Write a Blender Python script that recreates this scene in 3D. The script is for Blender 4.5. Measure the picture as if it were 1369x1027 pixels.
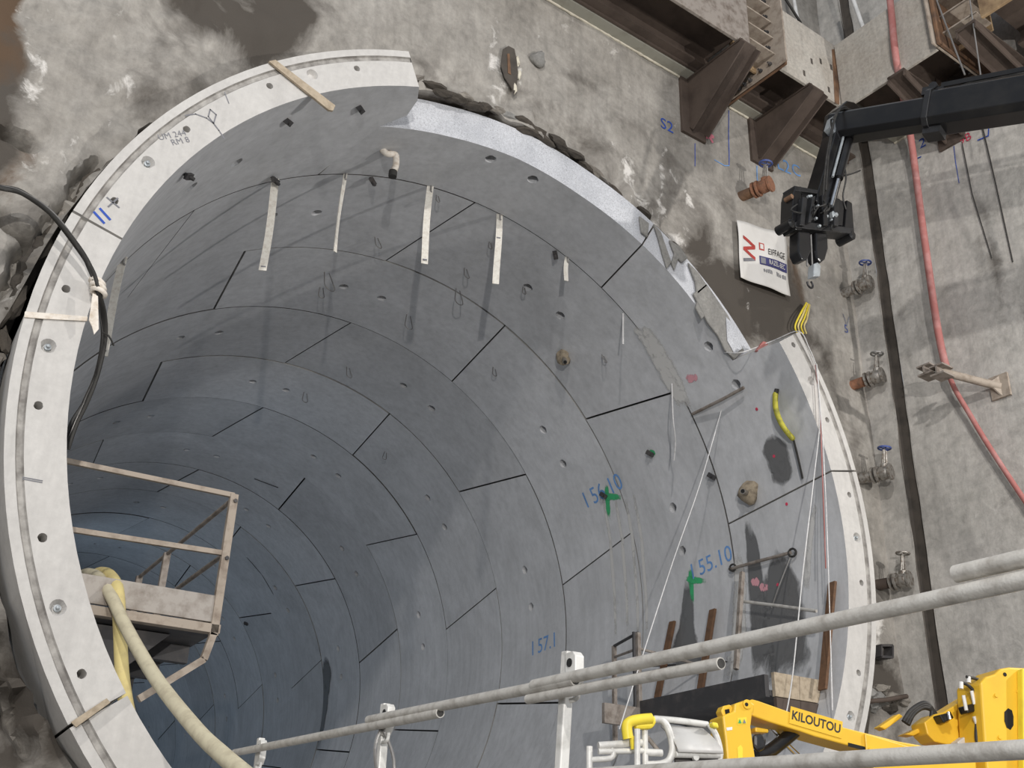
import bpy, bmesh, math, random
from mathutils import Vector, Matrix, noise
from mathutils.geometry import delaunay_2d_cdt
random.seed(7)
for o in list(bpy.data.objects): bpy.data.objects.remove(o, do_unlink=True)
scn = bpy.context.scene
COL = scn.collection

# ------------------------------------------------------------------ camera
# metres; tunnel axis = Y axis, ring face at y = 0, z up, tunnel axis at z = 0
FPX = 1457.98
YAW, PITCH, ROLL = 0.5418, 0.4524, 0.0331
CAM = Vector((-5.3804, -8.4672, -3.9591))
_f = Vector((math.sin(YAW)*math.cos(PITCH), math.cos(YAW)*math.cos(PITCH), math.sin(PITCH)))
_r0 = Vector((math.cos(YAW), -math.sin(YAW), 0)); _u0 = _r0.cross(_f)
CR = _r0*math.cos(ROLL) + _u0*math.sin(ROLL); CU = -_r0*math.sin(ROLL) + _u0*math.cos(ROLL); CF = _f
cd = bpy.data.cameras.new('camera'); cam = bpy.data.objects.new('camera', cd); COL.objects.link(cam)
cd.sensor_fit = 'HORIZONTAL'; cd.sensor_width = 36.0; cd.lens = FPX/1369*36.0
cd.clip_start = 0.05; cd.clip_end = 300
m3 = Matrix((CR, CU, -CF)).transposed()
cam.matrix_world = Matrix.Translation(CAM) @ m3.to_4x4()
scn.camera = cam

# ------------------------------------------------------------------ light
w = bpy.data.worlds.new('world'); scn.world = w; w.use_nodes = True
bg = w.node_tree.nodes['Background']; bg.inputs[0].default_value = (0.80, 0.88, 1.0, 1); bg.inputs[1].default_value = 0.46
def flood(name, loc, target, power, col, size, angle):
    l = bpy.data.lights.new(name, 'SPOT'); l.energy = power; l.color = col; l.shadow_soft_size = size
    l.spot_size = math.radians(angle); l.spot_blend = 0.6
    o = bpy.data.objects.new(name, l); COL.objects.link(o); o.location = loc
    o.rotation_euler = (Vector(target)-Vector(loc)).to_track_quat('-Z', 'Y').to_euler()
    return o
flood('floodlight_a', (-8.4, -16.5, -1.8), (0, 1, 2.0), 5200, (1.0, 0.965, 0.92), 0.12, 100)
flood('floodlight_b', (6.0, -9.2, 2.0), (-1.0, 1.5, 2.0), 2100, (1.0, 0.97, 0.93), 0.10, 140)
flood('floodlight_c', (-9.0, -15.0, 8.0), (3.0, 0.5, 1.5), 5600, (1.0, 0.965, 0.925), 0.25, 100)
for ty, tp in ((10.0, 60), (19.0, 130), (30.0, 160)):  # unseen cool lamps added to fill the deep lining with light
    flood('tunnel_fill', (-2.9, ty, 2.2), (3.5, ty+1.0, -0.8), tp, (0.58, 0.78, 1.0), 0.5, 175)
vs = scn.view_settings
vs.view_transform = 'Standard'; vs.look = 'None'; vs.gamma = 1.0; vs.use_curve_mapping = False; vs.exposure = -0.12

# ------------------------------------------------------------------ pixel <-> place helpers (photo is 1369 x 1027)
RI, RO, LEN, Y2 = 4.35, 4.795, 1.954, 1.8715
def ray(x, y): return CF + CR*((x-684.5)/FPX) - CU*((y-513.5)/FPX)
def dep(x, y, D): return CAM + ray(x, y)*D
class Plane:
    def __init__(s, o, n): s.o = Vector(o); s.n = Vector(n).normalized()
    def at(s, x, y, off=0.0):
        d = ray(x, y); t = ((s.o + s.n*off - CAM).dot(s.n))/d.dot(s.n); return CAM + d*t
AW = math.atan(0.075)
EX = Vector((math.cos(AW), math.sin(AW), 0)); EN = Vector((math.sin(AW), -math.cos(AW), 0)); WO = Vector((0, 0.68, 0)); EZ = Vector((0, 0, 1))
SC = 6.5                                     # shaft corner
def W(s, d, z): return WO + EX*s + EN*d + EZ*z
def wf(P): v = P-WO; return (v.dot(EX), v.dot(EN), P.z)
FW = Plane(WO, EN)                           # front wall; off = distance out of it
RW = Plane(W(SC, 0, 0), -EX)                 # right wall
def onD(x, y, d=0.0): return FW.at(x, y, d)
def onS(x, y, d=0.0): return RW.at(x, y, d)
def onY(x, y, Y): return Plane((0, Y, 0), (0, -1, 0)).at(x, y)
def onX(x, y, X): return Plane((X, 0, 0), (-1, 0, 0)).at(x, y)
def onZ(x, y, Z): return Plane((0, 0, Z), (0, 0, -1)).at(x, y)
def cyl(x, y, R=RI):
    d = ray(x, y); a = d.x**2+d.z**2; b = 2*(CAM.x*d.x+CAM.z*d.z); c = CAM.x**2+CAM.z**2-R*R
    D = max(0.0, b*b-4*a*c); t = (-b+math.sqrt(D))/(2*a); H = CAM+d*t
    return math.degrees(math.atan2(H.z, H.x)), H.y
def CY(th, y, r=RI): t = math.radians(th); return Vector((r*math.cos(t), y, r*math.sin(t)))
def onC(x, y, out=0.0):                      # point on the lining, moved out of the surface
    th, Y = cyl(x, y); return CY(th, Y, RI-out)

# ------------------------------------------------------------------ materials
MAT = {}
def nodes(name):
    m = bpy.data.materials.new(name); m.use_nodes = True; MAT[name] = m
    nt = m.node_tree; b = nt.nodes['Principled BSDF']; return m, nt, b
def N(nt, t, **kw):
    n = nt.nodes.new(t)
    for k, v in kw.items(): setattr(n, k, v)
    return n
def noise_n(nt, vec, scale, detail=4, rough=.55, dist=0.0):
    n = N(nt, 'ShaderNodeTexNoise'); n.inputs['Scale'].default_value = scale; n.inputs['Detail'].default_value = detail
    n.inputs['Roughness'].default_value = rough; n.inputs['Distortion'].default_value = dist
    if vec: nt.links.new(vec, n.inputs['Vector'])
    return n.outputs['Fac']
def ramp(nt, fac, stops):
    r = N(nt, 'ShaderNodeValToRGB'); nt.links.new(fac, r.inputs[0]); e = r.color_ramp.elements
    while len(e) < len(stops): e.new(0.5)
    for i, (p, c) in enumerate(stops): e[i].position = p; e[i].color = (*c, 1) if len(c) == 3 else c
    return r.outputs['Color']
def mix(nt, fac, a, b, mode='MIX'):
    n = N(nt, 'ShaderNodeMix', data_type='RGBA', blend_type=mode)
    for s, v in ((0, fac), (6, a), (7, b)):
        if hasattr(v, 'is_output'): nt.links.new(v, n.inputs[s])
        else: n.inputs[s].default_value = v if s == 0 else (*v, 1)
    return n.outputs[2]
def mapping(nt, vec, scale):
    m = N(nt, 'ShaderNodeMapping'); m.inputs['Scale'].default_value = scale; nt.links.new(vec, m.inputs['Vector']); return m.outputs['Vector']
def bump(nt, b, h, strength, dist=0.02):
    n = N(nt, 'ShaderNodeBump'); n.inputs['Strength'].default_value = strength; n.inputs['Distance'].default_value = dist
    nt.links.new(h, n.inputs['Height']); nt.links.new(n.outputs[0], b.inputs['Normal'])
def g(v): return (v, v, v)
def paint(name, col, rough=.5, metal=0.0, dirt=None, scale=6, amt=(.45, .7), bmp=0.0):
    m, nt, b = nodes(name); b.inputs['Roughness'].default_value = rough; b.inputs['Metallic'].default_value = metal
    pos = N(nt, 'ShaderNodeNewGeometry').outputs['Position']
    c = mix(nt, ramp(nt, noise_n(nt, pos, scale, 5, .6), [(amt[0], g(0)), (amt[1], g(1))]), col, dirt or tuple(x*.75 for x in col))
    nt.links.new(c, b.inputs['Base Color'])
    if bmp: bump(nt, b, noise_n(nt, pos, scale*8, 3), bmp, .01)
    return m
def concrete(name, c1, c2, big=.7, fine=28, bmp=.25, streak=.25, rough=.85, speck=.0, objvar=.0, dist=.6, grain=.55):
    m, nt, b = nodes(name); b.inputs['Roughness'].default_value = rough
    pos = N(nt, 'ShaderNodeNewGeometry').outputs['Position']
    c = mix(nt, ramp(nt, noise_n(nt, pos, big, 6, .6, dist), [(.3, g(0)), (.7, g(1))]), c1, c2)
    f = noise_n(nt, pos, fine, 4, .7)
    c = mix(nt, grain, c, ramp(nt, f, [(.25, g(.55)), (.75, g(1.35))]), 'MULTIPLY')
    st = ramp(nt, noise_n(nt, mapping(nt, pos, (5, 5, .45)), 1.6, 5, .65), [(.42, g(1)), (.75, g(.55))])
    c = mix(nt, streak, c, st, 'MULTIPLY')
    if speck:
        sp = ramp(nt, noise_n(nt, pos, 90, 2, .5), [(.32, g(.35)), (.42, g(1))]); c = mix(nt, speck, c, sp, 'MULTIPLY')
    if objvar:
        oi = N(nt, 'ShaderNodeObjectInfo').outputs['Random']; c = mix(nt, objvar, c, ramp(nt, oi, [(0, g(.75)), (1, g(1.15))]), 'MULTIPLY')
    nt.links.new(c, b.inputs['Base Color']); bump(nt, b, f, bmp, .012)
    return m, nt, b, c, pos
concrete('lining', (.68, .685, .70), (.55, .555, .565), .8, 12, .04, .35, .70, objvar=.45, dist=1.2, grain=.18)
concrete('ring_face', (.62, .60, .57), (.53, .51, .485), 1.4, 14, .10, .25, .8, grain=.22)
concrete('sawn_concrete', (.62, .63, .66), (.48, .49, .52), 2.2, 45, .3, .0, .8, speck=.5)
concrete('mortar_grey', (.20, .195, .185), (.30, .29, .27), 2.5, 25, .6, .2, .9)
concrete('rubble', (.34, .31, .27), (.12, .105, .09), 3.0, 22, .8, .2, .95)
concrete('ground', (.22, .20, .17), (.12, .11, .10), .6, 12, .5, .0, .95)
concrete('soil', (.045, .04, .034), (.09, .075, .06), 1.2, 14, .9, .0, .95)
concrete('slab', (.32, .31, .29), (.24, .23, .22), .8, 14, .3, .0, .9)
concrete('waler_concrete', (.50, .47, .42), (.40, .36, .31), 1.6, 20, .3, .45, .9)
# stained shaft walls: vertex attribute 'stain' R = dark (wet stain, painted shade at lower left), G = white lime, B = brown rust
def wallmat(name, c1, c2, big):
    m, nt, b, c, pos = concrete(name, c1, c2, big, 9, .55, .45, .88, dist=1.5, grain=.5)
    c = mix(nt, .8, c, ramp(nt, noise_n(nt, pos, 2.6, 8, .7, 1.0), [(.30, g(.72)), (.48, g(1.0)), (.72, g(1.18))]), 'MULTIPLY')
    at = N(nt, 'ShaderNodeAttribute', attribute_name='stain_shade'); sep = N(nt, 'ShaderNodeSeparateColor'); nt.links.new(at.outputs['Color'], sep.inputs[0])
    def edge(ch, scale, lo=.45, hi=.60, k=.75):
        nz = noise_n(nt, pos, scale, 7, .68, .5)
        a = N(nt, 'ShaderNodeMath', operation='MULTIPLY_ADD'); nt.links.new(nz, a.inputs[0]); a.inputs[1].default_value = k
        nt.links.new(sep.outputs[ch], a.inputs[2])
        s = N(nt, 'ShaderNodeMath', operation='SUBTRACT'); nt.links.new(a.outputs[0], s.inputs[0]); s.inputs[1].default_value = k*.5
        return ramp(nt, s.outputs[0], [(lo, g(0)), (hi, g(1))])
    c = mix(nt, edge(2, 2.6, .35, .75, 1.3), c, (.10, .062, .036))
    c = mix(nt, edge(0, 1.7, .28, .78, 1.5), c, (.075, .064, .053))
    c = mix(nt, edge(1, 4.0, .42, .70, 1.9), c, (.68, .65, .61))
    nt.links.new(c, b.inputs['Base Color'])
wallmat('wall_concrete', (.40, .375, .34), (.27, .25, .222), .5)
wallmat('wall_side_concrete', (.56, .535, .50), (.46, .44, .405), .5)
paint('joint_dark', (.085, .072, .06), .8, 0, (.05, .043, .036), 5)
paint('rust_brown', (.095, .07, .056), .75, .1, (.06, .043, .034), 3, bmp=.15)
paint('rust_orange', (.20, .11, .06), .85, 0, (.10, .06, .04), 5, bmp=.2)
paint('rust_tan', (.36, .25, .14), .85, 0, (.18, .115, .065), 5, bmp=.2)
paint('rust_pale', (.40, .34, .28), .8, .1, (.24, .19, .15), 8)
paint('waler_grey', (.33, .32, .27), .8, 0, (.27, .255, .21), 5)
paint('foam_white', (.72, .67, .55), .9, 0, (.55, .50, .40), 12, bmp=.4)
paint('crane_black', (.009, .009, .010), .30, .1, (.020, .019, .018), 3)
paint('crane_grey', (.03, .03, .032), .40, .3, (.014, .014, .014), 7)
paint('rubber', (.02, .019, .018), .6, 0, (.045, .042, .038), 9)
paint('chrome', (.85, .85, .86), .18, 1.0, (.7, .7, .7), 6)
paint('light_grey_metal', (.42, .45, .47), .5, .4, (.30, .32, .33), 8)
paint('galvanised', (.60, .58, .54), .5, .25, (.36, .335, .30), 14, (.45, .75), .15)
paint('galv_post', (.70, .69, .66), .5, .15, (.50, .49, .46), 14)
paint('dark_steel', (.06, .058, .06), .6, .3, (.11, .10, .095), 4)
paint('weathered_steel', (.33, .29, .255), .7, .2, (.17, .135, .11), 9)
paint('kick_plate_mat', (.40, .365, .33), .75, .1, (.22, .185, .155), 6)
paint('hose_cream', (.66, .60, .43), .6, 0, (.50, .44, .31), 8)
paint('hose_yellow', (.72, .60, .26), .6, 0, (.58, .47, .22), 8)
paint('yellow_paint', (.82, .50, .035), .42, 0, (.74, .43, .03), 3)
paint('sling_yellow', (.50, .46, .05), .7, 0, (.25, .24, .04), 14)
paint('yellow_bright', (.85, .68, .05), .45, 0, (.72, .56, .05), 6)
paint('basket_grey', (.62, .61, .59), .5, .1, (.48, .46, .44), 7)
paint('wood_brown', (.16, .085, .045), .85, 0, (.10, .055, .032), 12, bmp=.3)
paint('wood_pale', (.46, .38, .28), .85, 0, (.30, .24, .17), 14, bmp=.3)
paint('strap_white', (.78, .75, .68), .6, 0, (.62, .57, .50), 25)
paint('rope_white', (.74, .73, .72), .8, 0, (.58, .57, .56), 20)
paint('hose_red', (.40, .15, .135), .75, 0, (.50, .26, .245), 4)
paint('tape_white', (.78, .72, .64), .8, 0, (.55, .46, .36), 14)
paint('wire_dark', (.035, .033, .03), .7)
paint('wire_steel', (.30, .29, .28), .5, .5)
paint('valve_metal', (.40, .38, .35), .45, .6, (.16, .12, .09), 22)
paint('valve_rust', (.30, .14, .08), .8, .1, (.16, .09, .06), 18, bmp=.3)
paint('valve_blue', (.055, .09, .30), .5, 0, (.09, .11, .22), 14)
paint('banner_white', (.70, .68, .65), .65, 0, (.60, .58, .55), 2)
paint('banner_red', (.45, .06, .05), .65); paint('banner_navy', (.05, .05, .16), .65); paint('ink_black', (.025, .025, .025), .7)
paint('ink_blue', (.03, .085, .42), .8); paint('ink_grey', (.22, .22, .24), .8); paint('spray_green', (.03, .38, .13), .8); paint('spray_red', (.68, .06, .12), .8)
paint('spray_pink', (.80, .26, .33), .8); paint('spray_light_blue', (.16, .34, .68), .8); paint('white_paint', (.78, .77, .75), .5)
paint('putty_tan', (.40, .33, .24), .9, 0, (.22, .18, .13), 18, bmp=.5)
paint('dark_void', (.01, .01, .01), .9)
def soft(name, col, scale, lo, hi, rough=.5):    # blotchy film with a ragged edge (attribute 'a' fades it out)
    m, nt, b = nodes(name); b.inputs['Base Color'].default_value = (*col, 1); b.inputs['Roughness'].default_value = rough
    pos = N(nt, 'ShaderNodeNewGeometry').outputs['Position']
    nz = noise_n(nt, mapping(nt, pos, (1, 1, .55)), scale, 6, .65, .4)
    at = N(nt, 'ShaderNodeAttribute', attribute_name='a').outputs['Fac']
    a = N(nt, 'ShaderNodeMath', operation='ADD'); nt.links.new(nz, a.inputs[0]); nt.links.new(at, a.inputs[1])
    al = ramp(nt, a.outputs[0], [(lo, g(0)), (hi, g(1))])
    nt.links.new(al, b.inputs['Alpha']); return m
soft('wet_film', (.15, .15, .15), 5.0, .60, 1.15, .45)
soft('lime_film', (.62, .61, .59), 9.0, .72, 1.05, .9)
soft('spray_film_green', (.05, .42, .17), 22, .62, 1.0, .9)
soft('spray_film_red', (.70, .10, .15), 22, .65, 1.0, .9)
soft('spray_film_pink', (.68, .34, .38), 14, .92, 1.4, .9)
soft('spray_film_blue', (.20, .36, .70), 14, .7, 1.1, .9)

# ------------------------------------------------------------------ mesh helpers
ORG = {}
def tag(o, label=None, cat=None, group=None, kind=None):
    for k, v in (('label', label), ('category', cat), ('group', group), ('kind', kind)):
        if v: o[k] = v
    return o
def empty(name, loc, label=None, cat=None, group=None, kind=None):
    o = bpy.data.objects.new(name, None); COL.objects.link(o); o.location = loc; o.empty_display_size = .2
    ORG[o.name] = Vector(loc); return tag(o, label, cat, group, kind)
class M:
    def __init__(s): s.v = []; s.f = []; s.mi = []; s.cur = 0
    def add(s, vs, fs):
        n = len(s.v); s.v += [Vector(v) for v in vs]; s.f += [[i+n for i in f] for f in fs]; s.mi += [s.cur]*len(fs); return s
    def prism(s, poly, vec):                 # polygon extruded along vec
        n = len(poly); vec = Vector(vec); P = [Vector(p) for p in poly]
        s.add(P+[p+vec for p in P], [list(range(n))[::-1], list(range(n, 2*n))]+[[i, (i+1) % n, n+(i+1) % n, n+i] for i in range(n)]); return s
    def obox(s, c, a, b, d):                 # centre, three half vectors
        c, a, b, d = map(Vector, (c, a, b, d)); s.prism([c-a-b-d, c+a-b-d, c+a+b-d, c-a+b-d], d*2); return s
    def box(s, x0, x1, y0, y1, z0, z1): return s.prism([(x0, y0, z0), (x1, y0, z0), (x1, y1, z0), (x0, y1, z0)], (0, 0, z1-z0))
    def wbox(s, s0, s1, d0, d1, z0, z1): return s.prism([W(s0, d0, z0), W(s1, d0, z0), W(s1, d1, z0), W(s0, d1, z0)], (0, 0, z1-z0))
    def bar(s, p, q, wd, ht, up=(0, 0, 1)):  # rectangular bar
        p, q = Vector(p), Vector(q); t = (q-p).normalized(); a = t.cross(Vector(up))
        if a.length < 1e-4: a = t.cross(Vector((1, 0, 0)))
        a.normalize(); b = a.cross(t).normalized(); a *= wd/2; b *= ht/2
        return s.prism([p-a-b, p+a-b, p+a+b, p-a+b], q-p)
    def tube(s, pts, r, n=8, caps=True):
        P = [Vector(p) for p in pts]; rs = r if isinstance(r, (list, tuple)) else [r]*len(P); vs = []; prev = None
        for i, p in enumerate(P):
            t = ((P[min(i+1, len(P)-1)]-P[max(i-1, 0)])).normalized()
            if prev is None:
                a = t.cross(Vector((0, 0, 1)))
                if a.length < .05: a = t.cross(Vector((1, 0, 0)))
            else: a = prev-t*prev.dot(t)
            a.normalize(); prev = a; b = t.cross(a)
            vs += [p+(a*math.cos(2*math.pi*k/n)+b*math.sin(2*math.pi*k/n))*rs[i] for k in range(n)]
        fs = [[i*n+k, i*n+(k+1) % n, (i+1)*n+(k+1) % n, (i+1)*n+k] for i in range(len(P)-1) for k in range(n)]
        if caps: fs += [list(range(n))[::-1], [(len(P)-1)*n+k for k in range(n)]]
        return s.add(vs, fs)
    def lathe(s, c, axis, prof, n=14):       # profile [(radius, height along axis)]
        c = Vector(c); t = Vector(axis).normalized(); a = t.orthogonal().normalized(); b = t.cross(a)
        vs = [c+t*h+(a*math.cos(2*math.pi*k/n)+b*math.sin(2*math.pi*k/n))*max(r, 1e-4) for r, h in prof for k in range(n)]
        fs = [[i*n+k, i*n+(k+1) % n, (i+1)*n+(k+1) % n, (i+1)*n+k] for i in range(len(prof)-1) for k in range(n)]
        fs += [list(range(n))[::-1], [(len(prof)-1)*n+k for k in range(n)]]
        return s.add(vs, fs)
    def torus(s, c, axis, R, r, n=16, k=6, a0=0, a1=360):
        c = Vector(c); t = Vector(axis).normalized(); a = t.orthogonal().normalized(); b = t.cross(a)
        full = a1-a0 >= 360; cnt = n if full else n+1
        pts = [c+(a*math.cos(math.radians(a0+(a1-a0)*i/n))+b*math.sin(math.radians(a0+(a1-a0)*i/n)))*R for i in range(n+1)]
        return s.tube(pts, r, k, not full)
    def rock(s, c, r, seed=0, sq=(1, 1, 1)):
        bm = bmesh.new(); bmesh.ops.create_icosphere(bm, subdivisions=2, radius=1)
        bm.verts.ensure_lookup_table(); vs = []
        for v in bm.verts:
            k = 1+.55*noise.noise(v.co*1.3+Vector((seed*3.1, seed*1.7, 0)))+.25*noise.noise(v.co*3+Vector((0, seed, seed)))
            vs.append(Vector(c)+Vector((v.co.x*sq[0], v.co.y*sq[1], v.co.z*sq[2]))*r*k)
        s.add(vs, [[v.index for v in f.verts] for f in bm.faces]); bm.free(); return s
    def build(s, name, mats, parent=None, smooth=None, bevel=0, attr=None):
        if not isinstance(mats, (list, tuple)): mats = [mats]
        if parent is not None: org = ORG[parent.name]
        else:
            lo = [min(v[i] for v in s.v) for i in range(3)]; hi = [max(v[i] for v in s.v) for i in range(3)]
            org = Vector(((lo[0]+hi[0])/2, (lo[1]+hi[1])/2, lo[2]))
        me = bpy.data.meshes.new(name); me.from_pydata([v-org for v in s.v], [], s.f)
        for mm in mats: me.materials.append(MAT[mm])
        me.polygons.foreach_set('material_index', s.mi)
        if attr: 
            ca = me.attributes.new('a', 'FLOAT', 'POINT'); ca.data.foreach_set('value', attr)
        bm = bmesh.new(); bm.from_mesh(me); bmesh.ops.recalc_face_normals(bm, faces=bm.faces[:]); bm.to_mesh(me); bm.free()
        if smooth is not None:
            me.polygons.foreach_set('use_smooth', [True]*len(me.polygons)); me.set_sharp_from_angle(angle=math.radians(smooth))
        o = bpy.data.objects.new(name, me); COL.objects.link(o); ORG[o.name] = org.copy()
        if parent is not None: o.parent = parent
        else: o.location = org
        if bevel:
            b = o.modifiers.new('bevel', 'BEVEL'); b.width = bevel; b.segments = 2; b.limit_method = 'ANGLE'
        return o
def T(name, mm, mats, label, cat, group=None, **k):        # a thing that is one mesh
    return tag(mm.build(name, mats, None, **k), label, cat, group)
def arc(p, q, sag, n=10, up=(0, 0, -1)):
    p, q, up = Vector(p), Vector(q), Vector(up); return [p.lerp(q, i/n)+up*sag*4*(i/n)*(1-i/n) for i in range(n+1)]
def smooth_path(P, n=6):                       # Catmull-Rom
    P = [Vector(p) for p in P]; out = []
    for i in range(len(P)-1):
        a, b, c, d = P[max(i-1, 0)], P[i], P[i+1], P[min(i+2, len(P)-1)]
        for k in range(n):
            t = k/n; out.append(.5*((2*b)+(c-a)*t+(2*a-5*b+4*c-d)*t*t+(3*b-a-3*c+d)*t**3))
    return out+[P[-1]]
def text2d(body, size, bold=0.0):                        # glyph mesh in 2-D (x right, y up), centred
    cu = bpy.data.curves.new('t', 'FONT'); cu.body = body; cu.size = size; cu.align_x = 'CENTER'; cu.align_y = 'CENTER'; cu.resolution_u = 3; cu.offset = bold
    ob = bpy.data.objects.new('t', cu); COL.objects.link(ob); bpy.context.view_layer.update()
    me = bpy.data.meshes.new_from_object(ob); vs = [(v.co.x, v.co.y) for v in me.vertices]; fs = [list(p.vertices) for p in me.polygons]
    bpy.data.objects.remove(ob); bpy.data.meshes.remove(me); bpy.data.curves.remove(cu); return vs, fs
def strokes(lines, wd):                        # 2-D polyline strokes -> quads
    vs, fs = [], []
    for L in lines:
        for (x0, y0), (x1, y1) in zip(L, L[1:]):
            l = math.hypot(x1-x0, y1-y0) or 1; nx, ny = -(y1-y0)/l*wd/2, (x1-x0)/l*wd/2; tx, ty = (x1-x0)/l*wd*.3, (y1-y0)/l*wd*.3
            n = len(vs); vs += [(x0-nx-tx, y0-ny-ty), (x1-nx+tx, y1-ny+ty), (x1+nx+tx, y1+ny+ty), (x0+nx-tx, y0+ny-ty)]; fs.append([n, n+1, n+2, n+3])
    return vs, fs
def flat(mm, vf, fn): mm.add([fn(x, y) for x, y in vf[0]], vf[1]); return mm
ORD = ['zeroth', 'first', 'second', 'third', 'fourth', 'fifth', 'sixth', 'seventh', 'eighth', 'ninth', 'tenth', 'eleventh', 'twelfth', 'thirteenth',
       'fourteenth', 'fifteenth', 'sixteenth', 'seventeenth', 'eighteenth', 'nineteenth', 'twentieth', 'twenty-first', 'twenty-second']

# ================================================================== STRUCTURE
FLOOR, PLAT = -5.6, -4.12
def fbm(x, y, z, s, o=4): return noise.fractal(Vector((x*s, y*s, z*s)), 1.0, 2.0, o)
def sstep(a, b, x): t = max(0, min(1, (x-a)/(b-a))); return t*t*(3-2*t)
CRACKS = [[(-15, 276), (0, 286), (19, 302), (39, 320), (59, 302), (84, 280), (106, 239), (131, 217)], [(39, 320), (31, 339), (16, 367), (-10, 405)], [(-10, 180), (20, 190), (45, 200)],
          [(-10, 905), (10, 950), (40, 1010)], [(0, 850), (18, 905), (30, 960)]]
CRACKS = [[wf(onD(*q))[::2] for q in c] for c in CRACKS]
def segdist(p, a, b):
    ax, ay = a; bx, by = b; px, py = p; dx, dy = bx-ax, by-ay; t = max(0, min(1, ((px-ax)*dx+(py-ay)*dy)/(dx*dx+dy*dy+1e-9)))
    return math.hypot(px-ax-t*dx, py-ay-t*dy)
def wall_h(s, z):
    h = .030*fbm(s, 3.1, z, .55, 3)+.012*fbm(s, 7.7, z, 1.9, 3)
    ml = sstep(-.2, -3.2, s)
    if ml > 0:
        h += ml*(.13*fbm(s, 1.3, z, .85, 5)+.06*abs(fbm(s, 5.3, z, 2.4, 5)))
        for c in CRACKS:
            d = min(segdist((s+.06*noise.noise((s*4, 0, z*4)), z+.06*noise.noise((s*4, 9, z*4))), a, b) for a, b in zip(c, c[1:]))
            h -= .22*math.exp(-(d/.045)**2)
    r = math.hypot(s, z); th = math.degrees(math.atan2(z, s))
    if 35 < th < 112 and r < 5.5:               # broken lip above the sawn ring
        k = sstep(5.5, 4.95, r); h += k*(.10*fbm(s, 2.2, z, 3.0, 4)-.03)
    return h
def hole_r(th):                                 # ragged opening round the ring
    t = math.radians(th); n = fbm(math.cos(t)*4.8, 0, math.sin(t)*4.8, 1.8, 5)
    if 36 < th < 112: return 4.80+.10*max(0, n)+.10*abs(n)*sstep(112, 95, th)
    if th > 140 or th < -145: return 4.83+.10*abs(n)+.03*sstep(140, 165, abs(th))
    return 4.82+.05*abs(n)
STAIN_SHADE = []                                     # (s, z, rs, rz, channel, strength)
def stain_shade(x, y, rx, ry, ch, st):
    s, _, z = wf(onD(x, y)); a = wf(onD(x+rx, y)); b = wf(onD(x, y+ry))
    STAIN_SHADE.append((s, z, max(.03, math.hypot(a[0]-s, a[2]-z)*.8), max(.03, abs(b[2]-z)), ch, st))
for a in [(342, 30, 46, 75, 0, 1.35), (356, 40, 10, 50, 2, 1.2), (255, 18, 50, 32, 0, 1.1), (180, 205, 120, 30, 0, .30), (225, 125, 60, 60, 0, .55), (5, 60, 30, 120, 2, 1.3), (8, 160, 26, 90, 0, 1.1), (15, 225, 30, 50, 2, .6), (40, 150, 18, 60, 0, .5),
          (60, 300, 60, 60, 0, .35), (15, 430, 30, 90, 0, .8), (5, 560, 30, 120, 0, 1.1), (20, 900, 60, 170, 0, .9), (70, 1000, 70, 70, 0, .9), (10, 700, 30, 120, 0, .8), (30, 800, 40, 70, 2, .4),  # lowest dark blobs paint shade into the rocky wall at lower left
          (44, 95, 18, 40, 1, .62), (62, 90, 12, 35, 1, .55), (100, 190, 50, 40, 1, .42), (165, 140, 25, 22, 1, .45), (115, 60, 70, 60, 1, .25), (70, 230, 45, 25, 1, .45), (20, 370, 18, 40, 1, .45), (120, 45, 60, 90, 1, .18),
          (590, 90, 70, 22, 0, .38), (600, 125, 60, 14, 0, .45), (690, 150, 60, 26, 0, .42), (800, 117, 60, 9, 0, .5), (760, 175, 80, 45, 0, .46), (850, 215, 60, 55, 0, .42), (900, 250, 35, 70, 0, .46), (680, 95, 14, 30, 0, .55),  # darker blobs on the wall above the sawn ring
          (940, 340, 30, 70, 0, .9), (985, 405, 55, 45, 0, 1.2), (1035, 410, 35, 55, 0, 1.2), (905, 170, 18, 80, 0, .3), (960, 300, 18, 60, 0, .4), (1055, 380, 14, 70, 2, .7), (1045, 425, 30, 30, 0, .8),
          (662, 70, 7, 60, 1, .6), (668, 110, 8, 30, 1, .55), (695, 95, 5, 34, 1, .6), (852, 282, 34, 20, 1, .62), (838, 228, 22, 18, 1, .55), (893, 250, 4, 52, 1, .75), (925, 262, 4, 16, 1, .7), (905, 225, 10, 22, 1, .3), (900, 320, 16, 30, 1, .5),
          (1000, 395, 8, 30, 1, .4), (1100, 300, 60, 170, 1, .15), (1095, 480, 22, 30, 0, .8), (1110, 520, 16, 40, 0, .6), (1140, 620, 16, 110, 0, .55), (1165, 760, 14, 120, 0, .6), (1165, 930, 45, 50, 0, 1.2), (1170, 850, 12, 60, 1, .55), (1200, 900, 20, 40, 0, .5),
          (560, 40, 60, 40, 1, .22), (800, 60, 90, 50, 1, .25), (920, 160, 25, 60, 1, .25), (1000, 330, 30, 20, 1, .2)]: stain_shade(*a)
def wall_stain_shade(s, z):
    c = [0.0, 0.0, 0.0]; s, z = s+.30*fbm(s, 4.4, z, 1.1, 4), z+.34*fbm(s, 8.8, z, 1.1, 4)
    for a, b, rs, rz, ch, st in STAIN_SHADE:
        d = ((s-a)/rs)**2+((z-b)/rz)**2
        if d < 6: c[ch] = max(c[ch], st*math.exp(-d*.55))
    return c
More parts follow.
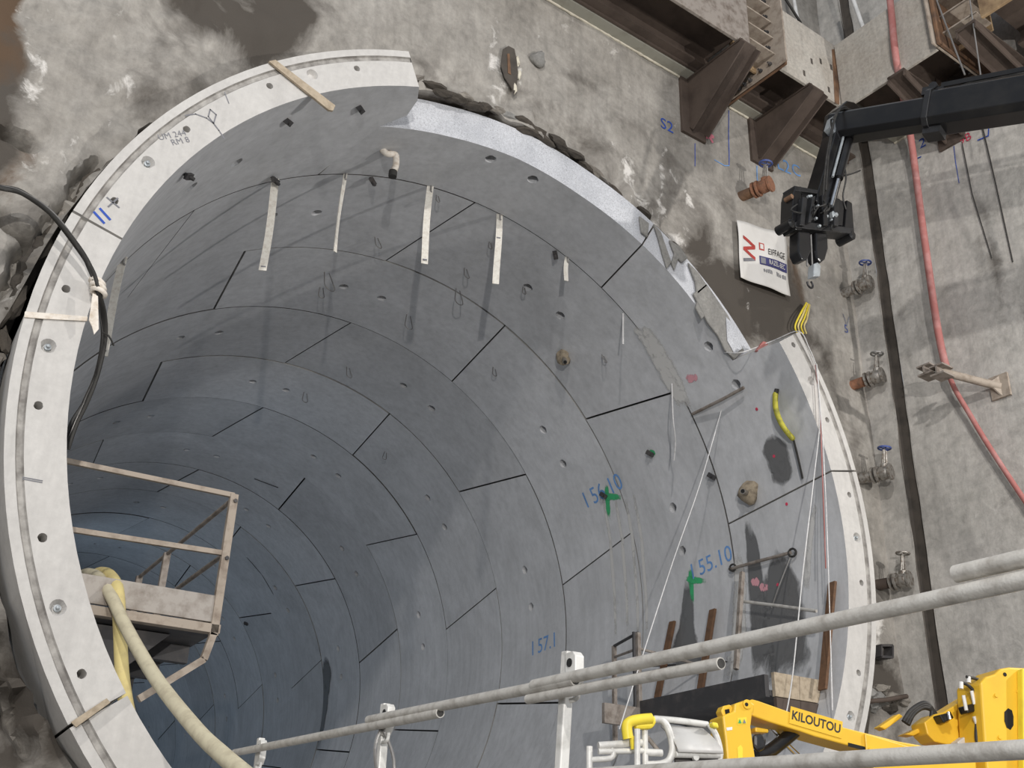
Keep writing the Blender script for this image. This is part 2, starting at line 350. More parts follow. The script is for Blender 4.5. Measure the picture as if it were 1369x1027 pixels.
def build_wall_front():
    pts, edges = [], []
    hp = []
    for i in range(420):
        th = i*360/420-180; r = hole_r(th); hp.append((r*math.cos(math.radians(th)), r*math.sin(math.radians(th))))
    S0, S1, Z0, Z1 = -9.0, SC, FLOOR, 12.0
    pts += [Vector(p) for p in hp]; edges += [(i, (i+1) % 420) for i in range(420)]
    n = len(pts); out = []
    def lin(a, b, k): return [a+(b-a)*i/k for i in range(k)]
    out += [(s, Z0) for s in lin(S0, S1, 60)]+[(S1, z) for z in lin(Z0, Z1, 80)]+[(s, Z1) for s in lin(S1, S0, 40)]+[(S0, z) for z in lin(Z1, Z0, 40)]
    pts += [Vector(p) for p in out]; edges += [(n+i, n+(i+1) % len(out)) for i in range(len(out))]
    def fill(s0, s1, z0, z1, st, skip=None):
        k = 0; z = z0+st/2
        while z < z1:
            s = s0+st*(.25+.5*(k % 2))
            while s < s1-.04:
                p = (s+random.uniform(-.25, .25)*st, z+random.uniform(-.2, .2)*st)
                if math.hypot(*p) > hole_r(math.degrees(math.atan2(p[1], p[0])))+.04 and not (skip and skip(*p)): pts.append(Vector(p))
                s += st
            z += st*.87; k += 1
    fine = lambda s, z: -6.2 < s and -3.6 < z < 9.2
    left = lambda s, z: s < -3.6 and z < 5.2
    fill(-6.1, S1, -3.5, 9.1, .085, left); fill(-6.1, -3.6, -3.5, 5.2, .045)
    fill(S0, S1, Z0, Z1, .6, fine)
    vo, eo, fo, *_ = delaunay_2d_cdt(pts, edges, [], 0, 1e-5)
    mm = M(); tri = []
    for f in fo:
        c = sum((vo[i] for i in f), Vector((0, 0)))/len(f)
        if c.length > hole_r(math.degrees(math.atan2(c.y, c.x)))-.012 or c.length > 5.1: tri.append(list(f))
    mm.add([W(p.x, wall_h(p.x, p.y), p.y) for p in vo], tri)
    st = [wall_stain_shade(p.x, p.y) for p in vo]
    # reveal of the opening, coloured dark behind its rim
    n = len(mm.v); k = 420
    for r in (0, 1, 2, 3):
        for i, (s, z) in enumerate(hp):
            e = 1+.004*r*noise.noise((s*5, r, z*5)); mm.v.append(W(s*e, wall_h(s, z)-.13*r, z*e)); st.append([.8, 0, .1] if r else wall_stain_shade(s, z))
    for r in range(3):
        for i in range(k): mm.f.append([n+r*k+i, n+r*k+(i+1) % k, n+(r+1)*k+(i+1) % k, n+(r+1)*k+i]); mm.mi.append(0)
    o = mm.build('wall_front', 'wall_concrete', None, smooth=40)
    ca = o.data.color_attributes.new('stain_shade', 'FLOAT_COLOR', 'POINT')
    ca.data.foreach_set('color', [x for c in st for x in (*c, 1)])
    return tag(o, 'rough stained concrete shaft wall around the tunnel mouth', kind='structure')
WALL = build_wall_front()

# right wall: concrete panels with a recessed dark joint
def right_wall():
    root = empty('wall_right', W(SC, 4, FLOOR), 'grey concrete side wall of the shaft with dark vertical joints', kind='structure')
    def panel(d0, d1, off, sx, rough=.012):
        mm = M(); nd = max(2, int((d1-d0)/.16)); nz = 110; Z0, Z1 = FLOOR, 12.0; col = []
        for j in range(nz+1):
            z = Z0+(Z1-Z0)*j/nz
            for i in range(nd+1):
                d = d0+(d1-d0)*i/nd; e = (.02*noise.noise((0, z*2.2, d0)) if i in (0, nd) and off == 0 else 0)
                h = off+rough*fbm(d, 2, z, .8, 4)
                mm.v.append(W(SC-h, d+e, z))
                r = .30*sstep(.3, .9, noise.noise((d*.8+4, z*.25, 3))+.35)
                q = wf(onS(1325, 345)); dd = ((d-q[1]-.12*(q[2]-z)*.2)/.16)**2+((z-q[2])/1.2)**2; r = max(r, .55*math.exp(-dd))
                gg = .45*sstep(.35, .8, noise.noise((d*1.1, z*.4, 11)))
                bb = .45*sstep(.4, .8, noise.noise((d*1.6, z*.22, 21)))
                col.append((r, gg, bb))
        for j in range(nz):
            for i in range(nd): a = j*(nd+1)+i; mm.f.append([a, a+1, a+nd+2, a+nd+1]); mm.mi.append(0)
        o = mm.build(sx, 'wall_side_concrete', root, smooth=50)
        ca = o.data.color_attributes.new('stain_shade', 'FLOAT_COLOR', 'POINT'); ca.data.foreach_set('color', [x for c in col for x in (*c, 1)])
        # panel edges
        return o
    panel(-.02, .44, 0.0, 'wall_panel'); panel(.62, 3.9, 0.0, 'wall_panel'); panel(4.0, 9.5, 0.0, 'wall_panel')
    mm = M()
    pts = [FLOOR+(12-FLOOR)*i/70 for i in range(71)]
    for i, z in enumerate(pts):
        a = .035*noise.noise((z*1.1, 1, 5)); mm.v += [W(SC-.004, .43+a, z), W(SC+.05, .46+a, z), W(SC+.05, .60+a, z), W(SC-.004, .63+a*.7, z)]
    for i in range(70):
        for k in range(3): mm.f.append([i*4+k, i*4+k+1, i*4+k+5, i*4+k+4]); mm.mi.append(0)
    mm.build('joint_strip', 'joint_dark', root)
    mm = M().wbox(SC, SC+.05, 3.9, 4.0, FLOOR, 12); mm.build('joint_strip', 'joint_dark', root)
    return root
right_wall()
M().box(-14, 9, -16, 2.0, FLOOR-.3, FLOOR).build('floor', 'ground'); tag(bpy.data.objects['floor'], 'dark muddy shaft floor below the guardrail', kind='structure')
o = M().box(-2.95, 7.0, -13, .30, FLOOR, PLAT).build('platform_slab', 'slab'); tag(o, 'raised concrete slab the boom lift stands on', kind='structure')
# ground packed round the lining
mm = M(); n = 72; prof = [(4.83, 1.05), (5.9, 1.05), (5.9, 46), (4.83, 46)]
for r, y in prof: mm.v += [Vector((r*math.cos(2*math.pi*k/n), y, r*math.sin(2*math.pi*k/n))) for k in range(n)]
for i in range(3):
    for k in range(n): mm.f.append([i*n+k, i*n+(k+1) % n, (i+1)*n+(k+1) % n, (i+1)*n+k]); mm.mi.append(0)
for k in range(n): mm.f.append([3*n+k, 3*n+(k+1) % n, (k+1) % n, k]); mm.mi.append(0)
mm.v += [Vector((4.83*math.cos(2*math.pi*k/n), 45.9, 4.83*math.sin(2*math.pi*k/n))) for k in range(n)]; mm.f.append([4*n+k for k in range(n)]); mm.mi.append(0)  # added disc closes the far end against stray light
tag(mm.build('tunnel_surround', 'soil'), 'dark ground packed behind the tunnel lining, with an added disc closing the far end', kind='structure')

# ================================================================== LINING RINGS
GAP = .011
def densify(poly, st=2.5):
    out = []
    for (a, y0), (b, y1) in zip(poly, poly[1:]+poly[:1]):
        k = max(1, int(math.ceil(max(abs(b-a)/st, abs(y1-y0)/.7))))
        out += [(a+(b-a)*i/k, y0+(y1-y0)*i/k) for i in range(k)]
    return out
def inpoly(p, poly):
    x, y = p; c = False
    for (x0, y0), (x1, y1) in zip(poly, poly[1:]+poly[:1]):
        if (y0 > y) != (y1 > y) and x < (x1-x0)*(y-y0)/(y1-y0)+x0: c = not c
    return c
K = math.pi/180*RI
def cyl_normals(me, org):                       # exact cylinder normals on the intrados, flat faces elsewhere
    vs = [v.co+org for v in me.vertices]; rad = [math.hypot(v.x, v.z) for v in vs]
    bm = bmesh.new(); bm.from_mesh(me); bm.faces.ensure_lookup_table()
    inner = [f.material_index == 0 and all(abs(rad[v.index]-RI) < 1e-3 for v in f.verts) for f in bm.faces]
    fl = []
    for f, i in zip(bm.faces, inner):
        f.normal_update(); c = f.calc_center_median()+org
        if i and f.normal.dot(Vector((-c.x, 0, -c.z))) < 0: fl.append(f)
    bmesh.ops.reverse_faces(bm, faces=fl); bm.to_mesh(me); bm.free()
    me.polygons.foreach_set('use_smooth', inner); nl = []; cnt = {}
    for p, i in zip(me.polygons, inner):
        for ek in p.edge_keys: cnt.setdefault(ek, []).append(i)
    for e in me.edges: e.use_edge_sharp = not all(cnt.get(e.key, [False])) or len(cnt.get(e.key, [])) < 2
    for p, i in zip(me.polygons, inner):
        for li in p.loop_indices:
            v = vs[me.loops[li].vertex_index]; nl.append(Vector((-v.x, 0, -v.z)).normalized() if i else p.normal.copy())
    me.normals_split_custom_set(nl)
def seg_mesh(poly, pockets=(), faceholes=None, cuts=(), Ri=RI):
    """lining segment: outline [(theta, y)], inner surface idx0, faces idx1, sawn idx2. faceholes: detailed front face at y = 0"""
    ol = densify(poly); mm = M(); n = len(ol)
    pts = [Vector((t*K, y)) for t, y in ol]; edges = [(i, (i+1) % n) for i in range(n)]; loops = []
    for (t, y, r) in pockets:
        b = len(pts); lp = []
        for k in range(14): a = 2*math.pi*k/14; pts.append(Vector((t*K+r*math.cos(a), y+r*math.sin(a)))); lp.append(b+k)
        edges += [(lp[k], lp[(k+1) % 14]) for k in range(14)]; loops.append(lp)
    t0, t1 = min(t for t, y in ol), max(t for t, y in ol); y0, y1 = min(y for t, y in ol), max(y for t, y in ol)
    P2 = [(t*K, y) for t, y in ol]; yy = y0+.33
    while yy < y1-.1:
        tt = t0+1.2
        while tt < t1:
            p = (tt*K, yy)
            if inpoly(p, P2) and min(segdist(p, a, b) for a, b in zip(P2, P2[1:]+P2[:1])) > .06 and all(math.hypot(p[0]-a*K, p[1]-b) > r+.05 for a, b, r in pockets): pts.append(Vector(p))
            tt += 2.5
        yy += .45
    vo, eo, fo, ov, *_ = delaunay_2d_cdt(pts, edges, [], 0, 1e-6)
    idx = {j: i for i, l in enumerate(ov) for j in l}
    keep = []
    for f in fo:
        c = sum((vo[i] for i in f), Vector((0, 0)))/len(f)
        if inpoly(c, P2) and all(math.hypot(c.x-a*K, c.y-b) > r*.93 for a, b, r in pockets): keep.append(list(f))
    def C3(p, r): return CY(p[0]/K, p[1], r)
    mm.cur = 0; mm.add([C3(p, Ri) for p in vo], keep)
    for (t, y, r), lp in zip(pockets, loops):
        ring = [idx[i] for i in lp]; b = len(mm.v)
        for k in range(14): a = 2*math.pi*k/14; mm.v.append(C3((t*K+r*.85*math.cos(a), y+r*.85*math.sin(a)), Ri+.15))
        mm.f += [[ring[k], ring[(k+1) % 14], b+(k+1) % 14, b+k] for k in range(14)]+[[b+k for k in range(14)]]; mm.mi += [0]*15
    b = len(mm.v); vo2, _, fo2, ov2, *_ = delaunay_2d_cdt([Vector(p) for p in P2], [(i, (i+1) % n) for i in range(n)], [], 0, 1e-6)
    mm.cur = 1; mm.add([C3(p, RO) for p in vo2], [list(f) for f in fo2 if inpoly(sum((vo2[i] for i in f), Vector((0, 0)))/len(f), P2)])
    idx2 = {j: b+i for i, l in enumerate(ov2) for j in l}
    for i in range(n):
        p, q = P2[i], P2[(i+1) % n]; j = (i+1) % n
        if faceholes is not None and p[1] == 0 and q[1] == 0: continue
        mm.f.append([idx[i], idx[j], idx2[j], idx2[i]])
        mm.mi.append(2 if any(abs(p[1]-c) < .02 and abs(q[1]-c) < .02 for c in cuts) else 1)
    if faceholes is not None:
        fr = sorted({t for t, y in ol if y == 0}); ta, tb = fr[0], fr[-1]; RM = 4.655; mm.cur = 1
        pts = [Vector((t*K, Ri)) for t in fr]+[Vector((t*K, RM)) for t in fr[::-1]]; m = len(pts); ed = [(i, (i+1) % m) for i in range(m)]; hl = []
        hs = [h for h in faceholes if ta+.8 < h[0] < tb-.8]
        for (t, r, rad, kind) in hs:
            b = len(pts); lp = []
            for k in range(14): a = 2*math.pi*k/14; pts.append(Vector((t*K+rad*math.cos(a)*RI/r, r+rad*math.sin(a)))); lp.append(b+k)
            ed += [(lp[k], lp[(k+1) % 14]) for k in range(14)]; hl.append(lp)
        vo, _, fo, ov, *_ = delaunay_2d_cdt(pts, ed, [], 0, 1e-6); b0 = len(mm.v)
        F3 = lambda x, r, y: CY(x/K, y, r)
        ok = []
        for f in fo:
            c = sum((vo[i] for i in f), Vector((0, 0)))/len(f)
            if all(math.hypot((c.x-h[0]*K)*h[1]/RI, c.y-h[1]) > h[2]*.93 for h in hs): ok.append(list(f))
        mm.add([F3(p[0], p[1], 0) for p in vo], ok)
        id3 = {j: b0+i for i, l in enumerate(ov) for j in l}
        for (t, r, rad, kind), lp in zip(hs, hl):
            ring = [id3[i] for i in lp]; b = len(mm.v); dp, kk = (.20, .8) if kind == 's' else (.05, .55)
            for k in range(14): a = 2*math.pi*k/14; mm.v.append(F3(t*K+rad*kk*math.cos(a)*RI/r, r+rad*kk*math.sin(a), dp))
            mm.f += [[ring[k], ring[(k+1) % 14], b+(k+1) % 14, b+k] for k in range(14)]+[[b+k for k in range(14)]]; mm.mi += [1]*15
        prof = [(RM, 0), (RM+.012, .014), (RM+.05, .014), (RM+.062, -.006), (RO, -.004)]; b = len(mm.v); L = len(fr)
        for r, y in prof: mm.v += [CY(t, y, r) for t in fr]
        for j in range(4):
            for i in range(L-1): mm.f.append([b+j*L+i, b+j*L+i+1, b+(j+1)*L+i+1, b+(j+1)*L+i]); mm.mi.append(3 if j in (0, 1, 2) else 1)
    return mm
GA = math.degrees(GAP/RI)
paint('gasket', (.44, .42, .39), .85, 0, (.20, .185, .17), 7, (.35, .65))
LM = ['lining', 'ring_face', 'sawn_concrete', 'gasket']
# --- ring 1: front part sawn away between 35 and 111.4 degrees
R1F = [12.7, 62.9, 111.4, 165.2, 216.6, 268.0, 319.4]; R1B = [10.6, 59.5, 116.6, 166.5, 217.5, 268.5, 319.8]
FH = []
for i in range(7):
    a = R1F[i]; b = R1F[(i+1) % 7]+(360 if i == 6 else 0)
    for j, fr in enumerate((.165, .295, .42, .675, .805, .93)): FH.append((a+(b-a)*fr, 4.57 if j % 1 == 0 else 4.57, .036 if j not in (1, 4) else .062, 's' if j not in (1, 4) else 'b'))
CUT = .80
ring1 = empty('tunnel_ring', (0, .9, -RI), 'foremost concrete lining ring, its pale bolt-holed face standing proud of the wall', 'tunnel ring', 'concrete rings lining the tunnel')
def lerpj(i, y): return R1F[i % 7]+(R1B[i % 7]-R1F[i % 7])*y/Y2+(360 if i >= 7 else 0)
RINGSEG = []
for i in range(7):
    y1 = Y2-GAP
    lo = lambda y: lerpj(i, y)+GA
    hi = lambda y: lerpj(i+1, y)-GA
    mid = (lerpj(i, .9)+lerpj(i+1, .9))/2; ym = 1.0
    pk = [(mid-4.1, ym+.03, .075), (mid+4.1, ym+.03, .075)]
    if i == 0: poly = [(lo(0), 0), (35.2, 0), (35.8, .42), (36.2, CUT), (hi(CUT), CUT), (hi(y1), y1), (lo(y1), y1)]; pk = [(32.3, .93, .075), (40.3, 1.02, .075)]
    elif i == 1: poly = [(lo(CUT), CUT), (75, CUT+.012), (88, CUT-.015), (100, CUT+.01), (hi(CUT), CUT), (hi(y1), y1), (lo(y1), y1)]; pk = [(83.1, 1.0, .075), (91.4, .98, .075)]
    else: poly = [(lo(0), 0), (hi(0), 0), (hi(y1), y1), (lo(y1), y1)]
    if i == 2: poly = [(lo(y1), y1), (112.5, .80), (109.5, .55), (109.8, .25), (111.3, 0.0), (hi(0), 0), (hi(y1), y1)]
    sm = seg_mesh(poly, pk, None if i == 1 else FH, cuts=(CUT, CUT-.015, CUT+.01, CUT+.012))
    if i in (0, 1):                             # saw-cut edge counts as sawn
        pass
    RINGSEG.append(sm.build('lining_segment', LM, ring1)); cyl_normals(RINGSEG[-1].data, ORG[ring1.name])
for t in ([h[0] for h in FH if h[3] == 'b']):   # bolts seated in the shallow sockets
    if 150 < t < 240 or t > 300 or t < 12:
        mm = M().lathe(CY(t, .05, 4.57), (0, -1, 0), [(.028, 0), (.028, .025), (.015, .03), (.015, .055), (.008, .06)], 10); mm.build('bolt', 'light_grey_metal', ring1, smooth=40)
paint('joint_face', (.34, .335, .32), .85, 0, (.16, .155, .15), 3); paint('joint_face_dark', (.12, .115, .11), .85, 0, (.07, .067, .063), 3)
# --- deeper rings share fourteen segment meshes
ODDF = [15.8, 64.7, 119.5, 170.5, 221.5, 272.5, 324]; ODDB = [11, 62.0, 116.6, 168, 219, 270, 320]
EVEF = [-13.5, 36.0, 87.5, 139, 190.5, 242, 294]; EVEB = [-10.3, 39.9, 92.0, 143, 194, 245, 297.5]
PROTO = {}
for nm, F, B in (('odd', ODDF, ODDB), ('even', EVEF, EVEB)):
    PROTO[nm] = []
    for i in range(7):
        e = 360 if i == 6 else 0; a0, a1, b0, b1 = F[i]+GA, F[(i+1) % 7]+e-GA, B[i]+GA, B[(i+1) % 7]+e-GA
        mid = (a0+a1+b0+b1)/4; pk = [(mid-4.1, LEN/2, .075), (mid+4.1, LEN/2, .075)] if -30 < mid < 135 else []
        mm = seg_mesh([(a0, GAP), (a1, GAP), (b1, LEN-GAP), (b0, LEN-GAP)], pk)
        me = bpy.data.meshes.new('lining_segment_'+nm); me.from_pydata([v+Vector((0, 0, RI)) for v in mm.v], [], mm.f)
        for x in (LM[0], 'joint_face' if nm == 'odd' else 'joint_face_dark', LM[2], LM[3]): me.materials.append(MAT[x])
        me.polygons.foreach_set('material_index', mm.mi)
        bm = bmesh.new(); bm.from_mesh(me); bmesh.ops.recalc_face_normals(bm, faces=bm.faces[:]); bm.to_mesh(me); bm.free()
        cyl_normals(me, Vector((0, 0, -RI))); PROTO[nm].append((me, math.radians(mid)))
RINGS = [None, ring1]
for k in range(2, 23):
    y = Y2+(k-2)*LEN
    rg = empty('tunnel_ring', (0, y, -RI), f'{ORD[k]} grey concrete lining ring counted from the tunnel mouth', 'tunnel ring', 'concrete rings lining the tunnel'); RINGS.append(rg)
    for me, mid in PROTO['odd' if k % 2 else 'even']:
        o = bpy.data.objects.new('lining_segment', me); COL.objects.link(o); o.parent = rg; ORG[o.name] = Vector((0, y, -RI))
        q = random.uniform(-.012, .006); o.location = (-math.cos(mid)*q, random.uniform(-.002, .002), -math.sin(mid)*q)

# ================================================================== WALERS AND BRACKETS
def frame_front(a, b, z): return W(a, b, z)
def frame_right(a, b, z): return W(SC-b, a, z)
def fbox(mm, F, a0, a1, b0, b1, z0, z1): mm.prism([F(a0, b0, z0), F(a1, b0, z0), F(a1, b1, z0), F(a0, b1, z0)], (0, 0, z1-z0)); return mm
def waler(F, a0, a1, bo, zb, zt, face, label, foam=True, under='rust_brown'):
    root = empty('steel_waler', F((a0+a1)/2, bo/2, zb), label, 'steel beam', 'steel walers round the shaft')
    fbox(M(), F, a0, a1, .0, .19, zb, zb+.30).build('packing_strip', 'waler_grey', root)
    fbox(M(), F, a0, a1, .20, .23, zb+.02, zt-.05).build('inner_flange', under, root)
    fbox(M(), F, a0, a1, .23, .36, zb+.06, zb+.10).build('flange_lip', under, root)
    fbox(M(), F, a0, a1, .23, bo-.05, zb+.36, zb+.40).build('web', under, root)
    fbox(M(), F, a0, a1, bo-.05, bo, zb, zt).build('outer_flange', face, root, bevel=.008)
    fbox(M(), F, a0, a1, .0, bo-.05, zt-.05, zt-.01).build('top_plate', under, root)
    if foam:
        mm = M(); n = int((a1-a0)/.06); pts = [F(a0+(a1-a0)*i/n, .015, zb-.004+.012*noise.noise((i*.7, a0, 3))) for i in range(n+1)]
        mm.tube(pts, [.018+.011*noise.noise((i*.9, 2, a0)) for i in range(n+1)], 6); mm.build('foam_bead', 'foam_white', root)
    return root
def end_plate(mm, F, a, bo, zb, zt, wd=.05): return fbox(mm, F, a, a+wd, 0, bo, zb, zt)
def bracket(F, a0, a1, zbot, bo, ztop, label, inv=1):
    root = empty('support_bracket', F((a0+a1)/2, 0, zbot), label, 'steel bracket', 'triangular brackets under the walers')
    fbox(M(), F, a0-.14, a1+.06, -.05, .045, zbot-.16, ztop).build('back_plate', 'rust_brown', root, bevel=.005)
    tri = [F(a0, .04, zbot), F(a0, bo+.06, ztop-.02), F(a0, bo+.06, ztop), F(a0, .04, ztop)]
    M().prism(tri, F(a0+.03, 0, 0)-F(a0, 0, 0)).build('gusset', 'rust_brown', root)
    p0, p1 = F((a0+a1)/2+.02, .03, zbot-.02), F((a0+a1)/2+.02, bo+.05, ztop-.03); t = (p1-p0).normalized(); side = (F(1, 0, 0)-F(0, 0, 0)); nrm = side.cross(t).normalized()
    if nrm.z > 0: nrm = -nrm
    wv = side*((a1-a0)/2+.02)
    M().obox((p0+p1)/2, t*((p1-p0).length/2), wv, nrm*.012).build('strut_web', 'rust_brown', root)
    for sg in (-1, 1):
        M().obox((p0+p1)/2+wv*sg+nrm*.05, t*((p1-p0).length/2), side*.011, nrm*.065).build('strut_flange', 'rust_brown', root)
    fbox(M(), F, a0-.02, a1+.04, .03, bo+.05, ztop-.025, ztop+.005).build('seat_plate', 'rust_brown', root)
    return root
ZB, ZT, BO, BOR, ZBR = 7.08, 8.28, 1.05, 1.26, 6.97
waler(frame_front, -6.0, 3.30, BO, ZB, ZT, 'weathered_steel', 'long dark steel waler on the front wall, ending at the left bracket')
cw = waler(frame_front, 3.95, SC-.02, BO, ZB-.02, ZT, 'waler_concrete', 'corner waler with stained concrete face on the front wall')
waler(frame_right, 1.07, 2.68, BOR, ZBR, ZT-.06, 'waler_concrete', 'short concrete-faced waler on the side wall next to the corner', foam=True)
waler(frame_right, 3.36, 8.5, BOR, ZBR+.05, ZT, 'rust_tan', 'tan rusty waler on the side wall at the upper right edge', foam=False)
# lifting slots in the concrete faces
for px in [(1085, 82), (1097, 82), (1111, 90), (1108, 120), (1075, 98)]:
    s, d, z = wf(onD(px[0], px[1], BO)); M().wbox(s-.02, s+.02, BO-.01, BO+.006, z-.05, z+.05).build('slot', 'joint_dark', cw)
# brown run of rust down the corner
mm = M(); L = [(1121, 68), (1139, 60), (1142, 130), (1124, 140)]
mm.prism([onD(*q, BO+.002) for q in [(1112, 66), (1120, 66), (1122, 140), (1116, 138)]], EN*.004); mm.build('rust_run', 'rust_orange', cw)
# ribbed splices
def splice(F, a0, a1, bo, zb, zt, pl_a, pl_w, label, flip=1):
    root = empty('waler_splice', F((a0+a1)/2, bo/2, zb), label, 'steel splice', 'ribbed splices between walers')
    fbox(M(), F, a0, a1, bo-.42, bo-.39, zb+.12, zt).build('back_web', 'rust_tan', root)
    for z in [zb+.22+.30*i for i in range(5)]:
        fbox(M(), F, a0, a1, bo-.39, bo-.03, z, z+.025).build('stiffener_rib', 'rust_pale', root)
    fbox(M(), F, pl_a, pl_a+pl_w, .02, bo+.16, zb-.01, zt+.6).build('end_plate', 'rust_pale', root, bevel=.006)
    fbox(M(), F, pl_a+pl_w+.015, pl_a+pl_w+.06, .02, bo+.10, zb-.01, zt+.6).build('end_plate', 'rust_orange', root, bevel=.006)
    bx = pl_a-.05 if flip > 0 else pl_a-.05
    for i in range(5):
        for b in (bo-.30, bo-.12):
            c = F(pl_a, b, zb+.10+.30*i-.02*0); ax = F(-1, 0, 0)-F(0, 0, 0)
            M().lathe(c, ax, [(.030, 0), (.030, .03), (.016, .032), (.016, .07)], 6).build('bolt', 'dark_steel', root)
    for b in [bo-.5-.11*i for i in range(4)]:
        M().lathe(F(pl_a, b, zb+.06), F(-1, 0, 0)-F(0, 0, 0), [(.03, 0), (.03, .03), (.016, .032), (.016, .07)], 6).build('bolt', 'dark_steel', root)
    fbox(M(), F, a0, pl_a, .3, bo-.42, zb+.28, zb+.31).build('soffit_plate', 'rust_brown', root)
    return root
splice(frame_front, 3.34, 3.86, BO, ZB, ZT, 3.86, .03, 'ribbed bolted steel splice in the front wall waler')
splice(frame_right, 2.70, 3.30, BOR, ZBR, ZT, 2.70, .03, 'ribbed tan steel splice in the side wall waler')
bracket(frame_front, 3.06, 3.32, 6.24, BO, ZB, 'triangular brown bracket under the long waler, left of the splice')
bracket(frame_front, 4.50, 4.76, 6.42, BO, ZB-.02, 'triangular brown bracket under the corner waler, behind the crane head')
bracket(frame_right, 1.92, 2.14, 6.52, BOR, ZBR, 'triangular bracket on the side wall just above the crane boom')
bracket(frame_right, 3.02, 3.26, 6.75, BOR, ZBR+.05, 'triangular bracket at the upper right edge above the crane boom')
# things above the walers
T('scaffold_tube', M().tube([W(5.20, .55, ZT), W(5.05, .5, 10.6)], .03), 'white_paint', 'upright white tube on top of the corner waler', 'tube', smooth=60)
T('scaffold_tube', M().tube([onS(1155, 40, BOR-.3), onS(1139, -5, BOR-.3), onS(1127, -40, BOR-.3)], .035), 'white_paint', 'slanting white tube on the side wall waler', 'tube', smooth=60)
T('steel_rod', M().tube([W(4.15, .8, 9.35), W(5.10, .62, 8.95)], .022), 'wire_dark', 'dark thin rod on the wall above the corner waler', 'rod', smooth=60)

# ================================================================== CRANE
def lerp_px(a, b, t): return (a[0]+(b[0]-a[0])*t, a[1]+(b[1]-a[1])*t)
E0, E1 = onD(1122, 172, 2.3), onD(1369, 132, 4.3)
bdir = (E1-E0).normalized(); bside = bdir.cross(EZ).normalized(); bup = bside.cross(bdir).normalized()
crane = empty('loader_crane', E0+Vector((0, 0, -1.2)), 'black hydraulic loader crane reaching in from the right with folded tip arm', 'crane')
LB = (E1-E0).length
def octo(c, hw, hh, ch): return [c+bside*a+bup*b for a, b in ((-hw+ch, -hh), (hw-ch, -hh), (hw, -hh+ch), (hw, hh-ch), (hw-ch, hh), (-hw+ch, hh), (-hw, hh-ch), (-hw, -hh+ch))]
M().prism(octo(E0-bdir*.10, .15, .185, .06), bdir*(LB*.56+.1)).build('inner_boom', 'crane_black', crane, bevel=.01)
M().prism(octo(E0+bdir*LB*.52, .20, .235, .07), bdir*(LB*.48+2.4)).build('outer_boom', 'crane_black', crane, bevel=.012)
M().prism(octo(E0+bdir*LB*.515, .215, .25, .07), bdir*.07).build('boom_collar', 'crane_grey', crane, bevel=.006)
mm = M()
for a, b, h in ((.50, .06, .10), (.53, -.06, .13), (.56, .05, .08)): mm.obox(E0+bdir*LB*a+bup*(.22+h/2)+bside*b, bdir*.06, bside*.03, bup*h/2)
mm.lathe(E0+bdir*LB*.53+bup*.32-bside*.1, bside, [(.05, 0), (.05, .2)], 12); mm.build('boom_lug', 'crane_grey', crane)
M().bar(E0+bdir*LB*.56+bup*.36, E0+bdir*(LB+2.2)+bup*.42, .05, .06).build('extension_rod', 'crane_black', crane)
M().obox(E0+bdir*LB*.56-bup*.27, bdir*.10, bside*.10, bup*.05).build('slide_pad', 'crane_grey', crane)
mm = M()
for i in range(3): mm.tube(smooth_path([E0+bdir*(LB*.58+.05*i)+bup*.27, E0+bdir*LB*.8+bup*(.31+.02*i), E0+bdir*(LB+1)+bup*.30]), .016, 6)
mm.build('boom_hose', 'rubber', crane, smooth=60)
M().prism([E0+bdir*LB*.465+bup*.03-bside*.152, E0+bdir*LB*.49+bup*.035-bside*.152, E0+bdir*LB*.49+bup*.055-bside*.152, E0+bdir*LB*.465+bup*.05-bside*.152], -bside*.003).build('plate', 'white_paint', crane)
# tip arm
CP = 2.25
def Q(x, y, off=0.0): return onD(x, y, CP+off)
A0, A1 = Q(1128, 158), Q(1092, 282); adir = (A1-A0).normalized(); aside = EN.cross(adir).normalized()
if aside.x < 0: aside = -aside
def apt(t, sx, off=0.0): return A0.lerp(A1, t)+aside*sx+EN*off
al = (A1-A0).length
M().prism([Q(x, y, .0)-EN*.12 for x, y in [(1112, 150), (1122, 141), (1132, 143), (1141, 152), (1143, 186), (1136, 196), (1116, 198), (1108, 182)]], EN*.24).build('elbow_plate', 'crane_black', crane, bevel=.015)
M().lathe(Q(1131, 160, .15), EN, [(.06, 0), (.06, .03), (.03, .04)], 14).build('elbow_pin', 'crane_grey', crane, smooth=40)
M().obox(A0.lerp(A1, .56), adir*al*.46, aside*.145, EN*.11).build('tip_arm', 'crane_black', crane, bevel=.012)
M().tube([apt(.22, .05, .15), apt(.70, .055, .15)], .052, 12).build('ram_barrel', 'crane_black', crane, smooth=50)
M().tube([apt(.70, .055, .15), apt(.98, .06, .15)], .027, 12).build('ram_rod', 'chrome', crane, smooth=50)
M().tube([apt(.25, -.03, .13), apt(.72, -.02, .13)], .016, 8).build('steel_pipe', 'light_grey_metal', crane, smooth=50)
M().obox(apt(.24, -.17, .05), adir*.12, aside*.07, EN*.05).build('valve_block', 'light_grey_metal', crane, bevel=.008)
mm = M()
for i, (a, b) in enumerate([((1116, 150), (1112, 172)), ((1119, 149), (1104, 255)), ((1117, 152), (1100, 262))]):
    mm.tube(smooth_path([Q(1133+3*i, 147, .10), Q(a[0]+8, a[1]-6, .2), Q(a[0]-2, a[1]+8, .2), Q((a[0]+b[0])/2-3, (a[1]+b[1])/2, .16), Q(*b, .16)]), .011, 6)
mm.tube(smooth_path([Q(1128, 235, .1), Q(1140, 232, .18), Q(1150, 228, .15)]), .01, 6)
mm.tube(smooth_path([Q(1124, 205, .1), Q(1131, 235, .2), Q(1127, 262, .12), Q(1131, 280, .1)]), .01, 6); mm.build('arm_hose', 'rubber', crane, smooth=60)
